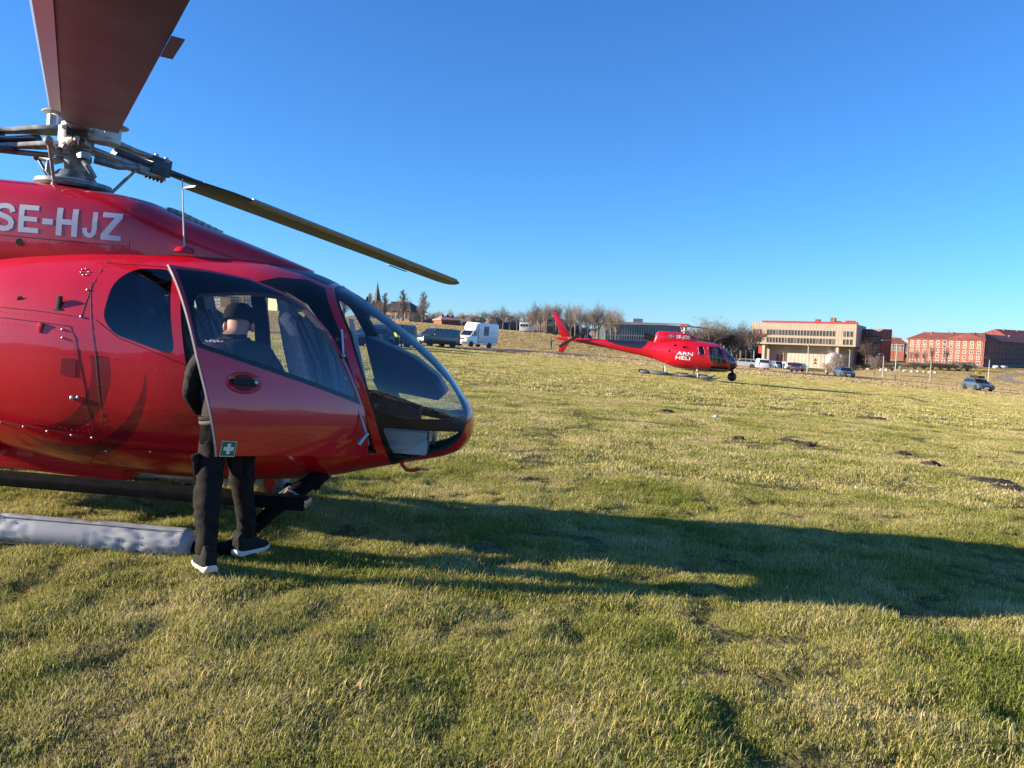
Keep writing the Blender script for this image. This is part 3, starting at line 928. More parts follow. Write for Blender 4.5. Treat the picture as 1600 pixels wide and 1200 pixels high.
# ---- landing gear -------------------------------------------------------------
SKID = mat('skid_black', (0.007, 0.007, 0.008), 0.8, var=.4, vscale=12, spec=.06)
def gear(sd):
    y = sd * 1.03
    MB().tube([(-1.6, y, .05), (1.60, y, .05), (1.72, y, .06), (1.80, y, .09)], [.045, .045, .045, .035], 12).build('skid_tube', SKID, HELI, 50)
    # long footstep
    ys = sd * .93
    st = MB()
    st.loft([[Vector((X, ys + q * .075, z)) for q, z in ((-1, .345), (-1.0, .40), (-.7, .425), (.7, .425), (1, .40), (1, .345))] for X in (-1.7, 0, 1.6, 2.19)])
    st.build('footstep', SKID, HELI, bevel=.006)
    MB().box((2.20, ys, .39), (.02, .13, .05)).build('step_end_cap', STEEL, HELI, bevel=.006)
    for (x0, x1) in ((2.13, 1.70), (-.35, -.75)):
        MB().tube([(x0, sd * .30, .46), (x0 - .03, sd * .55, .44), (x0 - .2, sd * .80, .28), (x1 + .05, sd * 1.0, .08), (x1, sd * 1.03, .05)], [.055, .055, .05, .048, .045], 12).build('cross_tube', SKID, HELI, 50)
    MB().tube([(2.02, sd * .46, .44), (1.93, sd * .72, .36), (1.80, sd * .95, .16)], .015, 8).build('brake_hose', HUBM, HELI, 50)
    MB().tube([(2.05, sd * .40, .44), (1.98, sd * .60, .40)], [.022, .02], 10).build('gas_strut', STEEL, HELI, 50)
    MB().tube([(1.95, sd * .66, .35), (2.0, sd * .70, .42), (2.07, sd * .70, .38), (2.03, sd * .66, .31), (1.95, sd * .66, .35)], .010, 6).build('hose_clamp', HUBM, HELI, 50)
gear(-1); gear(1)
MB().prism([(-1.4, .35), (.62, .26), (.62, .52), (-1.4, .75)], -.25, .25).build('belly_fairing', RED2, HELI, bevel=.02)
MB().prism([(1.60, .40), (1.62, .27), (1.68, .22), (1.72, .40)], -.03, .03).build('belly_antenna', RED2, HELI, bevel=.006)
# the wrinkled grey float cover strapped to the near skid
FLOATM = mat('grey_float_fabric', (0.36, 0.37, 0.385), 0.5, var=.06, vscale=5)
def float_bag(sd, x0, x1):
    rings = []
    NX, NA = 150, 40
    for i in range(NX + 1):
        X = x0 + (x1 - x0) * i / NX
        e = min((X - x0), (x1 - X)); k = min(1, e / .03)
        ring = []
        for j in range(NA):
            a = 2 * pi * j / NA
            ca, sa = cos(a), sin(a)
            w = noise.noise(Vector((X * 2, ca, sa + 1.5))) * .003
            for q_, (fx_, sl_) in enumerate(((3.2, 2.2), (4.1, -1.9))):      # diagonal folds
                nn = noise.noise(Vector((X * fx_ + sl_ * sa, ca * 1.2 + q_ * 9, sa * .8)))
                w -= .016 * max(0.0, 1 - abs(nn) * 8.0) * max(0, .35 + 1.3 * noise.noise(Vector((X * 2.2, q_ * 5.0, ca))))
            r = (.108 + w) * (k ** .5 * .35 + .65 if k < 1 else 1)
            ring.append(Vector((X, sd * 1.075 + r * cos(a), .085 + r * sin(a) * .93)))
        rings.append(ring)
    o = MB().loft(rings).build('float_cover', FLOATM, HELI, 180)
    o['label'] = 'wrinkled grey fabric cover along the skid'
    for xs_ in (-1.1, -.45):
        MB().tube([Vector((xs_, sd * 1.075 + .109 * cos(2 * pi * k / 24), .085 + .103 * sin(2 * pi * k / 24))) for k in range(25)], .012, 6, flat=.35).build('strap', mat('strap_grey', (.16, .165, .175), .7), o, 60)
    MB().tube([(x0, sd * 1.075 + sd * .052, .178), (x1 - .03, sd * 1.075 + sd * .052, .178)], .0035, 5).build('seam', mat('strap_grey', (.16, .165, .175), .7), o)
    MB().tube([(x0, sd * 1.17, .02), (x1 - .02, sd * 1.17, .025)], .014, 6).build('float_rope', RUBBER, o)
    return o
fl = float_bag(-1, -1.5, 1.50)
float_bag(1, -1.5, 1.50)
text_mesh('float_lettering', 'NO STEP', .032, mat('faded_print', (.12, .13, .15), .7), fl, Matrix.Translation((.86, -1.125, .193)) @ Matrix.Rotation(radians(28), 4, 'X'), extrude=0)

# ---- cabin --------------------------------------------------------------------
MB().prism([(.4, .56), (2.3, .58), (2.3, .64), (.4, .62)], -.33, .33).build('cabin_floor', LINER, HELI)
MB().prism([(.28, .6), (.5, .6), (.62, 1.62), (.40, 1.74), (.3, 1.74)], -.45, .45).build('cabin_bulkhead', LINER, HELI)
def seat(x, y, name='cabin_seat', h=1.84):
    b = MB()
    rings = []
    for t, w, th in ((0, .21, .05), (.15, .235, .055), (.5, .235, .05), (.74, .20, .045), (.80, .12, .04), (.86, .115, .045), (.96, .105, .04), (1.0, .06, .02)):
        z = .88 + (h - .88) * t; xx = x - .30 * t
        rings.append([Vector((xx + cx * th + (.05 if abs(cy) > .9 and t < .75 else 0), y + cy * w, z)) for cx, cy in ((-1, -.8), (.2, -1), (1.1, -1), (.8, -.7), (.7, 0), (.8, .7), (1.1, 1), (.2, 1), (-1, .8), (-1.3, 0))])
    b.loft(rings); s_ = b.build(name, SEAT, HELI, bevel=.012); 
    c = MB()
    c.loft([[Vector((x + dx, y + cy * .23, z)) for cy, z in ((-1, .74), (-1, .90 + up), (-.8, .93 + up), (0, .90 + up), (.8, .93 + up), (1, .90 + up), (1, .74))] for dx, up in ((0, -.03), (.1, 0), (.38, .02), (.46, -.01))])
    c.build('seat_cushion', SEAT, s_, bevel=.015)
    MB().box((x + .12, y, .69), (.26, .24, .12)).build('seat_base', LINER, s_)
    mb = MB()
    for q in (-.09, .09): mb.tube([(x - .18, y + q, 1.62), (x + .0, y + q * 1.1, 1.3), (x + .09, y + q * 1.5, .95)], .022, 6, flat=.25)
    mb.build('harness', BLACKM, s_)
seat(2.05, -.33); seat(2.05, .35)
for yy in (-.48, 0, .48): seat(1.12, yy, h=1.82)
# instrument console
DASH = mat('console_navy', (0.022, 0.036, 0.065), 0.45)
con = MB().prism([hloc(*p, 0) for p in [(578, 525), (600, 535), (648, 558), (684, 588), (698, 612), (690, 622), (640, 612), (598, 606)]], -.27, .27).build('instrument_panel', DASH, HELI, bevel=.02)
MB().prism([(2.42, .62), (2.78, .64), (2.80, 1.0), (2.50, 1.05), (2.40, .80)], -.13, .13).build('centre_pedestal', LINER, con, bevel=.01)
mb = MB()
for k in range(6): mb.lathe([(.045, 0), (.045, .012)], c=(2.475, -.19 + .076 * k, 1.30 + .05 * (k % 2)), axis='X', n=14)
mb.build('gauge', BLACK, con)
PALE = mat('pale_trim', (0.42, 0.43, 0.44), .7, var=.1)
a, b = hloc(600, 668, -.3), hloc(662, 712, -.3)
MB().box(((a[0] + b[0]) / 2, -.28, (a[1] + b[1]) / 2 + .01), (.36, .26, .17)).build('foot_box', PALE, HELI, bevel=.01)
MB().box(((a[0] + b[0]) / 2, .28, (a[1] + b[1]) / 2 + .01), (.36, .26, .17)).build('foot_box', PALE, HELI, bevel=.01)
for yy in (-.36, -.22): MB().tube([(2.86, yy, .70), (2.925, yy, .825)], .012, 6).box((2.93, yy, .83), (.02, .09, .07)).build('rudder_pedal', STEEL, HELI)
for yy in (-.33, .35):
    MB().tube([(2.30, yy, .64), (2.42, yy, .78), (2.46, yy, .98), (2.40, yy - .02, 1.10), (2.36, yy - .02, 1.17)], [.014, .014, .014, .018, .02], 8).build('cyclic_stick', BLACKM, HELI, 50)
MB().prism([hloc(*p, -.52) for p in [(546, 498), (552, 498), (562, 545), (574, 602), (560, 604), (550, 560)]], -.54, -.52).build('side_pocket', PALE, HELI)
MB().tube([(2.22, -.50, 1.50), (2.34, -.47, 1.30), (2.46, -.44, 1.08), (2.52, -.42, .98), (2.60, -.42, 1.02), (2.58, -.42, 1.12)], .010, 6).build('headset_cable', BLACKM, HELI, 50)
a = hloc(569, 487, .1)
MB().box((a[0], .1, a[1]), (.09, .14, .075)).build('compass', BLACKM, HELI, bevel=.01)
MB().tube([(a[0], .1, a[1] + .03), (a[0] + .02, .1, a[1] + .12)], .008, 6).build('compass_stalk', BLACKM, HELI)

# ================================================================ THE FAR HELICOPTER
F_Y = 46.0
p0 = at_depth(1066, 588, F_Y)
F_YAW = radians(-7)
Fm = Matrix((H_EX, Vector((0, 1, 0)), H_EZ)).transposed().to_4x4() @ Matrix.Rotation(F_YAW, 4, 'Z')
Fm.translation = Vector((p0.x - .1, F_Y, p0.z))
HEL2 = empty('helicopter', mtx=Fm)
tag(HEL2, 'smaller red helicopter with white lettering and a round nose camera, hovering low over the field', 'helicopter')
RED_F = mat('red_paint_far', (0.60, 0.004, 0.020), 0.3, coat=.8)
WIN_F = glass('far_heli_glass', (0.32, 0.38, 0.42), 1.5)
GREYF = mat('grey_skid', (0.20, 0.21, 0.22), .5, .3, var=.2)
BODY2 = [(3.20, 1.02, .98, .01), (3.17, 1.12, .86, .18), (3.08, 1.25, .72, .34), (2.9, 1.42, .60, .52), (2.6, 1.66, .50, .70), (2.3, 1.90, .46, .82), (2.0, 2.06, .44, .90), (1.5, 2.14, .42, .93), (.8, 2.18, .42, .93), (0, 2.16, .46, .90), (-.6, 2.12, .56, .80),
         (-1.2, 2.04, .74, .62), (-1.75, 1.96, .90, .46), (-2.4, 1.92, 1.02, .36), (-4.0, 1.85, 1.24, .24), (-5.5, 1.79, 1.42, .17), (-6.9, 1.74, 1.55, .11)]
NB2, MB2 = 2.7, .45
def body2_y(X, Z, off=0.0): return -(surf_y(BODY2, X, Z, NB2, MB2) + off)
bm = loft_bm(BODY2, NB2, MB2, [3.20, 3.19, 3.17, 3.14, 3.1, 3.05, 3.0] + [2.9 - .12 * i for i in range(40)] + [-2.0 - .35 * i for i in range(14)] + [-6.9], 44)
L = bm.faces.layers.int.new('rid')
wins = {2: round_poly([(1.33, 1.92), (2.05, 1.92), (2.50, .98), (1.66, .90), (1.5, 1.1)], .1, 3),
        3: round_poly([(.74, 1.88), (1.07, 1.88), (1.2, 1.40), (.86, 1.34)], .09, 3),
        4: [(2.22, 1.93), (2.62, 1.13), (3.02, 1.16), (2.8, 1.55), (2.45, 1.85)],
        5: [(1.62, .80), (2.55, .80), (2.62, .5), (1.5, .47)],
        6: [(2.70, 1.02), (3.16, 1.08), (3.14, .86), (2.95, .62), (2.78, .58)]}
for sd in (-1, 1):
    for rid, poly in wins.items(): cut(bm, L, poly, sd, rid)
for f in bm.faces:
    c = f.calc_center_median()
    if f[L] in (4, 6) and abs(c.y) < .03: f[L] = 0
# dark swoosh along the tail boom
cut(bm, L, [(-4.83, 2.0), (-4.5, 1.72), (-3.9, 1.55), (-3.1, 1.46), (-2.5, 1.44), (-2.3, 1.6), (-2.0, 2.1)], -1, 7)
DARKB = mat('dark_boom_band', (0.02, 0.018, 0.035), .25, coat=.6)
skin('fuselage', take(bm, L, (0, 5, 6, 7)), [RED_F, BLACK, DARKB, LINER], HEL2, 0, 0, {5: 1, 6: 1, 7: 2})
for rid, nm in ((2, 'door_window'), (3, 'rear_window'), (4, 'windscreen')):
    for sd in (-1, 1):
        nb = take(bm, L, (rid,))
        bmesh.ops.delete(nb, geom=[f for f in nb.faces if f.calc_center_median().y * sd < 0], context='FACES')
        skin(nm, nb, [WIN_F], HEL2, 0)
bm.free()
# window frames
for poly in (wins[2], wins[3]):
    pts = [Vector((x, body2_y(x, z, .004), z)) for x, z in poly]; pts.append(pts[0])
    MB().tube(pts, .016, 5).build('window_frame', RED_F, HEL2)
pts = [(2.22, 1.95), (2.62, 1.12)]
MB().tube([(x, body2_y(x, z, .0), z) for x, z in pts], .035, 6).build('door_post', RED_F, HEL2)
MB().tube([(2.2, 0, 1.98), (2.45, 0, 1.80), (2.8, 0, 1.51), (3.05, 0, 1.28)], .022, 6).build('centre_post', GREYF, HEL2)
# cabin inside: bulkhead, two seats, a pilot
MB().box((.55, 0, 1.25), (.08, 1.5, 1.3)).build('cabin_bulkhead', LINER, HEL2)
MB().box((1.6, 0, .62), (2.2, 1.5, .06)).build('cabin_floor', LINER, HEL2)
for yy in (-.42, .42):
    s_ = MB().box((1.45, yy, 1.25), (.14, .44, .85), mtx=Matrix.Rotation(radians(-10), 3, 'Y')).build('cabin_seat', SEAT, HEL2, bevel=.04)
    MB().box((1.72, yy, .85), (.5, .44, .14)).build('seat_cushion', SEAT, s_, bevel=.03)
MB().box((2.55, 0, 1.12), (.25, .9, .35)).build('instrument_panel', BLACKM, HEL2, bevel=.05)
# cowling
CW2 = [(.86, 2.16, 2.05, .12), (.74, 2.30, 1.95, .26), (.5, 2.47, 1.9, .36), (.1, 2.56, 1.9, .42), (-.5, 2.60, 1.9, .44), (-1.2, 2.60, 1.8, .42), (-1.55, 2.57, 1.7, .38), (-1.68, 2.40, 1.7, .34), (-1.78, 1.95, 1.7, .28)]
bm = loft_bm(CW2, 3.2, .4, [.86 - .06 * i for i in range(45)], 32); bm.faces.layers.int.new('rid')
skin('engine_cowling', bm, [RED_F], HEL2, 0)
def cw2_y(X, Z, off=0.0): return -(surf_y(CW2, X, Z, 3.2, .4) + off)
MB().lathe([(.17, 0), (.19, .75), (.155, .75), (.14, .05)], c=(-1.65, 0, 2.06), axis='Z', n=18, mtx=Matrix.Rotation(radians(-76), 3, 'Y')).build('exhaust_pipe', BLACKM, HEL2, 40)
# intake scoops on the near flank
for (x, z) in ((-.55, 1.80), (-.02, 1.74)):
    MB().sphere((x, body2_y(x, z), z), .13, 12, 6, (1.1, .25, .5)).build('air_scoop', BLACK, HEL2, 60)
MB().lathe([(.07, 0), (.07, -.02)], c=(-.85, body2_y(-.85, 1.45) + .005, 1.45), axis='Y', n=14).build('fuel_cap', HOLE, HEL2)
# lettering
VW = mat('white_lettering', (.82, .82, .82), .4)
rx = Matrix.Rotation(radians(90), 4, 'X')
pr2 = lambda v: Vector((v.x, body2_y(v.x, v.z, .012), v.z))
text_mesh('lettering', 'ARN', .36, VW, HEL2, Matrix.Translation((-.42, 0, 1.27)) @ rx @ Matrix.Diagonal((1.28, .80, 1, 1)), bold=.008, extrude=0, proj=pr2)
text_mesh('lettering', 'HELI', .36, VW, HEL2, Matrix.Translation((-.50, 0, 1.01)) @ rx @ Matrix.Diagonal((1.25, .80, 1, 1)), bold=.008, extrude=0, proj=pr2)
text_mesh('registration_letters', 'SE-JOS', .27, REGM, HEL2, Matrix.Translation((-.50, 0, 2.245)) @ rx, bold=.007, extrude=0, space=1.05, proj=lambda v: Vector((v.x, cw2_y(v.x, v.z, .012), v.z)))
FLB, FLY = mat('flag_blue', (.03, .09, .22), .5), mat('flag_pale', (.45, .45, .42), .5)
def patch(name, mt, x0, x1, z0, z1, off):
    MB().add([(x0, cw2_y(x0, z0, off), z0), (x1, cw2_y(x1, z0, off), z0), (x1, cw2_y(x1, z1, off), z1), (x0, cw2_y(x0, z1, off), z1)], [(0, 1, 2, 3)]).build(name, mt, HEL2, fix=False)
patch('flag', FLB, -.95, -.62, 2.24, 2.44, .012)
patch('flag_cross', FLY, -.95, -.62, 2.325, 2.355, .018)
patch('flag_cross', FLY, -.85, -.82, 2.24, 2.44, .022)
# tail
MB().prism([(-6.72, 1.80), (-7.32, 1.74), (-7.98, 3.17), (-7.70, 3.21)], -.05, .05).build('tail_fin', RED_F, HEL2, bevel=.02)
MB().prism([(-6.74, 1.55), (-7.25, 1.52), (-7.45, .84), (-7.14, .78)], -.04, .04).build('lower_fin', RED_F, HEL2, bevel=.015)
MB().tube([(-6.8, 0, 1.65), (-7.4, 0, 1.64), (-7.72, 0, 1.66)], [.12, .09, .03], 10).build('tail_cone', RED_F, HEL2, 50)
MB().box((-6.1, 0, 1.68), (.42, 2.5, .05)).build('stabilizer', RED_F, HEL2, bevel=.015)
tr = MB(); a = radians(-42)
tr.box((-6.62, -.32, 1.68), (1.86, .02, .17), mtx=Matrix.Rotation(radians(-36), 3, 'Y')); tr.lathe([(.09, -.08), (.09, .10)], c=(-6.62, -.30, 1.68), axis='Y', n=12)
tr.build('tail_rotor', BLACKM, HEL2)
# main rotor: straight still blades
BLDF = mat('far_blade', (.22, .20, .18), .4)
F_HUB = Vector((0, 0, 3.02))
MB().tube([(0, 0, 2.5), (0, 0, 3.1)], [.11, .08], 12).build('rotor_mast', HUBM, HEL2, 50)
MB().lathe([(.30, -.06), (.34, 0), (.30, .05), (.12, .09)], c=F_HUB, n=18).build('rotor_hub', mat('hub_red', (.35, .03, .03), .5), HEL2, 40)
MB().lathe([(.22, -.36), (.26, -.33), (.2, -.29)], c=F_HUB, n=16).build('swashplate', HUBL, HEL2, 40)
for az in (radians(33), radians(153), radians(273)):
    Bm = Matrix.Translation(F_HUB) @ Matrix.Rotation(az, 4, 'Z') @ Matrix.Rotation(radians(1.0), 4, 'Y')
    rings = []
    for r, c_, h in ((.2, .09, .05), (.9, .08, .04), (1.2, .175, .02), (5.2, .175, .016), (5.34, .12, .01)):
        zz = -.0035 * r * r
        rings.append([Bm @ Vector((r, q * c_, zz + k * h)) for q, k in ((-1, 0), (-.7, 1), (.3, .9), (1.1, 0), (.3, -.6), (-.7, -.8))])
    MB().loft(rings).build('rotor_blade', HUBL if az > 1 and az < 3 else BLDF, HEL2, 40)
    f_ = Vector((cos(az - .5) * .23, sin(az - .5) * .23, 2.70)); t_ = Vector((cos(az - .45) * .42, sin(az - .45) * .42, 2.96))
    MB().tube([f_, t_], .015, 6).build('pitch_link', HUBL, HEL2)
# skids with stowed grey floats
for sd in (-1, 1):
    y = sd * 1.08
    MB().tube([(-2.48, y, .05), (1.55, y, .04), (1.9, y, .07), (2.2, y, .20)], [.045, .045, .04, .03], 8).build('skid_tube', GREYF, HEL2, 50)
    for (x0, x1) in ((-2.45, -1.92), (-1.86, -.80), (-.2, .55), (1.0, 1.72)):
        MB().tube([(x0, y, .10), (x0 + .04, y, .10), (x1 - .04, y, .10), (x1, y, .10)], [.07, .10, .10, .07], 10).build('float_cover', mat('far_float_grey', (.15,.155,.165), .6), HEL2, 40)
    for x in (-1.0, .86):
        MB().tube([(x, 0, .50), (x, sd * .55, .52), (x, sd * .85, .40), (x + .02, sd * 1.04, .12), (x + .02, y, .04)], .045, 8).build('cross_tube', HUBL, HEL2, 50)
    MB().box((.95, sd * .92, .40), (1.3, .16, .03)).build('footstep', GREYF, HEL2)
# nose camera ball on its bracket
MB().tube([(2.5, 0, .60), (2.95, 0, .62), (2.98, 0, .50)], [.07, .07, .10], 8).build('camera_bracket', BLACKM, HEL2)
ball = MB().sphere((2.98, 0, .24), .27, 20, 14).build('nose_camera', mat('camera_black', (.006, .007, .012), .25), HEL2, 60)
MB().lathe([(.11, 0), (.11, .03)], c=(3.12, -.18, .22), axis='X', n=16, mtx=Matrix.Rotation(radians(-50), 3, 'Z')).build('lens', BLACK, ball)
MB().tube([(3.02, -.25, .72), (3.22, -.18, .88), (3.28, 0, .93)], .012, 5).build('nose_strut', HUBL, HEL2)
MB().prism([(1.86, 2.10), (2.05, 2.09), (2.25, 2.26), (2.21, 2.28)], -.02, .02).build('wire_cutter', BLACKM, HEL2)

# ================================================================ PEOPLE
SKIN = mat('skin', (.40, .21, .145), .6)
CAPM = mat('dark_cap', (.007, .0075, .009), .9, spec=.08)
JACK = mat('dark_jacket', (.016, .0165, .019), .75, var=.25, vscale=18, bump=.5, bscale=26, spec=.12)
TROU = mat('dark_trousers', (.019, .0165, .0165), .85, var=.3, vscale=14, bump=.35, bscale=22, spec=.1)
SHOE = mat('grey_shoe', (.020, .0195, .020), .8, var=.2, vscale=40, spec=.12)
SOLE = mat('pale_sole', (.62, .60, .55), .7, var=.1, vscale=30)
LACE = mat('red_lace', (.40, .03, .02), .7)

def skin_body(name, joints, edges, radii, root, mats, classify, parent, sub=2):
    me = bpy.data.meshes.new(name)
    idx = {k: i for i, k in enumerate(joints)}
    me.from_pydata([joints[k] for k in joints], [(idx[a], idx[b]) for a, b in edges], [])
    ob = bpy.data.objects.new(name, me); COL.objects.link(ob)
    md = ob.modifiers.new('skin', 'SKIN'); md.use_smooth_shade = True
    lay = me.skin_vertices[0].data if me.skin_vertices else None
    if lay is None:
        bpy.context.view_layer.objects.active = ob
        lay = me.skin_vertices[0].data
    for k, i in idx.items():
        r = radii[k]; lay[i].radius = r if isinstance(r, tuple) else (r, r)
        lay[i].use_root = (k == root)
    ss = ob.modifiers.new('sub', 'SUBSURF'); ss.levels = sub; ss.render_levels = sub
    dg = bpy.context.evaluated_depsgraph_get()
    m2 = bpy.data.meshes.new_from_object(ob.evaluated_get(dg))
    bpy.data.objects.remove(ob)
    m2.materials.clear()
    o = link_mesh(name, m2, mats, parent)
    for p in m2.polygons:
        p.use_smooth = True
        p.material_index = classify(p.center)
    return o

BONES = [('pel', 'spine'), ('spine', 'chest'), ('chest', 'neck0'), ('neck0', 'neck'), ('neck', 'head'), ('head', 'crown'),
         ('pel', 'hipL'), ('hipL', 'thL'), ('thL', 'knL'), ('knL', 'caL'), ('caL', 'anL'), ('pel', 'hipR'), ('hipR', 'thR'), ('thR', 'knR'), ('knR', 'caR'), ('caR', 'anR'),
         ('chest', 'shL'), ('shL', 'uaL'), ('uaL', 'elL'), ('elL', 'wrL'), ('wrL', 'haL'), ('chest', 'shR'), ('shR', 'uaR'), ('uaR', 'elR'), ('elR', 'wrR'), ('wrR', 'haR')]
RAD = dict(pel=.135, spine=.135, chest=.15, neck0=.075, neck=.055, head=.083, crown=.06, hipL=.10, thL=.088, knL=.066, caL=.062, anL=.05, hipR=.10, thR=.088, knR=.066, caR=.062, anR=.05,
           shL=.075, uaL=.062, elL=.05, wrL=.036, haL=.038, shR=.075, uaR=.062, elR=.05, wrR=.036, haR=.038)

# ---- the person at the open door (world positions converted to a frame at the feet)
def near_person():
    base = Vector((-1.78, 4.85, ground_z(-1.78, 4.85)))
    T = empty('person', base)
    tag(T, 'person in dark jacket, trousers and cap leaning into the open helicopter door', 'person')
    def q(px, py, d): return at_depth(px, py, d) - base
    J = {}
    J['anL'] = q(323, 872, 4.59); J['caL'] = q(323, 818, 4.63); J['knL'] = q(326, 766, 4.69); J['thL'] = q(329, 715, 4.80); J['hipL'] = q(336, 672, 4.88)
    J['anR'] = q(384, 846, 4.97); J['caR'] = q(384, 808, 4.96); J['knR'] = q(380, 760, 4.94); J['thR'] = q(376, 715, 4.93); J['hipR'] = q(370, 674, 4.94)
    J['pel'] = q(352, 655, 4.93); J['spine'] = q(353, 612, 5.0); J['chest'] = q(361, 564, 5.10)
    J['neck0'] = q(369, 534, 5.19); J['neck'] = q(371, 520, 5.23); J['head'] = q(373, 507, 5.29); J['crown'] = q(374, 495, 5.31)
    J['shL'] = q(322, 554, 5.10); J['uaL'] = q(308, 574, 5.06); J['elL'] = q(297, 612, 5.05); J['wrL'] = q(308, 640, 5.24); J['haL'] = q(312, 645, 5.32)
    J['shR'] = q(414, 558, 5.18); J['uaR'] = q(428, 578, 5.26); J['elR'] = q(438, 600, 5.36); J['wrR'] = q(428, 596, 5.56); J['haR'] = q(424, 594, 5.64)
    belt = J['pel'].z + .03
    rad = dict(RAD); rad.update(spine=.135, chest=.15, pel=.135, thL=.092, thR=.09, knL=.075, knR=.074, caL=.072, caR=.07, anL=.06, anR=.056, neck=.06, head=.088, crown=.07, shL=.085, shR=.085, uaL=.07, uaR=.07, elL=.06)
    hl, hr = J['haL'], J['haR']; nz_ = J['neck'].z
    def cl(c):
        if c.z > nz_ - .01 and (c - J['head']).length < .22: return 2
        if (c - hl).length < .075 or (c - hr).length < .075: return 2
        return 0 if c.z > belt - .06 else 1
    b = skin_body('body', J, BONES, rad, 'pel', [JACK, TROU, SKIN], cl, T, 3)
    # cloth folds
    for v in b.data.vertices:
        if v.co.z < nz_ - .05:
            a = 1.0 if v.co.z < belt else .7
            zz = v.co.z + .35 * v.co.x + .12 * noise.noise(v.co * 6)
            fold = max(0.0, 1 - abs(noise.noise(Vector((v.co.x * 3, v.co.y * 3, zz * 9)))) * 6) * .010
            knee = .4 + 1.2 * math.exp(-((v.co.z - .50) / .10) ** 2) + 1.4 * math.exp(-((v.co.z - .20) / .07) ** 2)
            w = noise.noise(Vector((v.co.x * 7, v.co.y * 7, v.co.z * 6))) * .010 + fold * (knee if v.co.z < belt else .7)
            v.co += v.normal * w * a
    # fingers on both hands
    for s_, hnd, wr in ((-1, hl, J['wrL']), (1, hr, J['wrR'])):
        d = (hnd - wr).normalized(); side = d.cross(Vector((0, 0, 1))).normalized()
        mb = MB()
        for k in range(4):
            r0 = hnd + side * (.027 - .018 * k); ln = (.06, .07, .066, .05)[k]
            mb.tube([r0, r0 + d * ln * .5 + Vector((0, 0, -.008)), r0 + d * ln + Vector((0, 0, -.03))], [.010, .009, .007], 6)
        r0 = hnd - d * .02 + side * .035 * -s_
        mb.tube([r0, r0 + d * .03 + side * .02 * -s_, r0 + d * .055 + side * .018 * -s_ + Vector((0, 0, -.01))], [.012, .010, .008], 6)
        mb.build('fingers', SKIN, b, 60)
    # jacket hem, collar
    hem = []
    for k in range(25):
        a = 2 * pi * k / 24
        hem.append(J['pel'] + Vector((cos(a) * .150, sin(a) * .125, .012 + .008 * sin(3 * a))))
    MB().tube(hem, .017, 6).build('jacket_hem', JACK, b, 60)
    MB().tube([q_ + Vector((0, 0, -.026)) for q_ in hem], .014, 6).build('shirt_hem', mat('grey_shirt', (.06, .055, .055), .8), b, 60)
    col = [J['neck0'] + Vector((cos(2 * pi * k / 18) * .075, sin(2 * pi * k / 18) * .075, .012)) for k in range(19)]
    MB().tube(col, .022, 6).build('collar', JACK, b, 60)
    # cap with brim, ears, hair band
    hc = J['head'].lerp(J['crown'], .5)
    cap = MB()
    prof = [(.107, -.005), (.112, .02), (.110, .05), (.096, .085), (.062, .112), (.02, .122)]
    cap.lathe(prof, c=hc, n=24, mtx=Matrix.Rotation(radians(-14), 3, 'X') @ Matrix.Diagonal((.92, 1.06, 1)))
    cp = cap.build('cap', CAPM, T, 50)
    MB().box(hc + Vector((0, .155, -.035)), (.15, .13, .012), mtx=Matrix.Rotation(radians(-22), 3, 'X')).build('cap_brim', CAPM, cp, bevel=.004)
    for s_ in (-1, 1): MB().sphere(hc + Vector((s_ * .094, .0, -.045)), .034, 10, 8, (.4, .75, 1)).build('ear', mat('ear_skin', (.55, .22, .16), .5), b, 60)
    MB().sphere(hc + Vector((0, .10, -.055)), .022, 8, 6, (.8, 1, 1.2)).build('nose', SKIN, b, 60)
    # white emblem on the upper back
    e = MB()
    c0_ = at_depth(333, 533, 4.93) - base
    for k, (w, h, r) in enumerate(((.022, .006, .4), (.018, .012, -.5), (.02, .012, .6), (.014, .014, 0), (.022, .006, -.3))):
        e.box(c0_ + Vector((-.045 + .024 * k, .01, .002 * (k % 2))), (w, .003, h), mtx=Matrix.Rotation(r, 3, 'Y'))
    # shoes
    for nm, an, ang, hp in (('L', J['anL'], radians(128), (0, 0)), ('R', J['anR'], radians(62), (0, 0))):
        gz = ground_z(base.x + an.x, base.y + an.y) - base.z + .035
        d = Vector((cos(ang), sin(ang), 0)); s2 = Vector((-d.y, d.x, 0))
        def rg(t, w, z0, z1, off=0): 
            c = Vector((an.x, an.y, gz)) + d * t
            return [c + s2 * w * a_ + Vector((0, 0, z)) for a_, z in ((-1, z0), (-1.05, (z0 + z1) / 2), (-.75, z1), (.75, z1), (1.05, (z0 + z1) / 2), (1, z0))]
        so_ = MB().loft([rg(-.095, .028, .025, .055), rg(-.08, .043, .008, .05), rg(0, .044, .010, .042), rg(.09, .053, .006, .036), rg(.16, .046, .012, .036), rg(.195, .022, .026, .04)]).build('shoe_sole', SOLE, T, bevel=.005)
        up = MB().loft([rg(-.085, .030, .045, .13), rg(-.06, .042, .04, .165), rg(.0, .044, .034, .165), rg(.05, .046, .032, .12), rg(.12, .046, .028, .08), rg(.17, .036, .030, .06), rg(.188, .016, .034, .048)]).build('shoe', SHOE, T, bevel=.012)
        la = MB()
        for k in range(4):
            c = Vector((an.x, an.y, gz)) + d * (.04 + .022 * k) + Vector((0, 0, .140 - .013 * k))
            la.tube([c - s2 * .03, c + Vector((0, 0, .006)), c + s2 * .03], .0045, 5)
        la.build('laces', LACE, up)
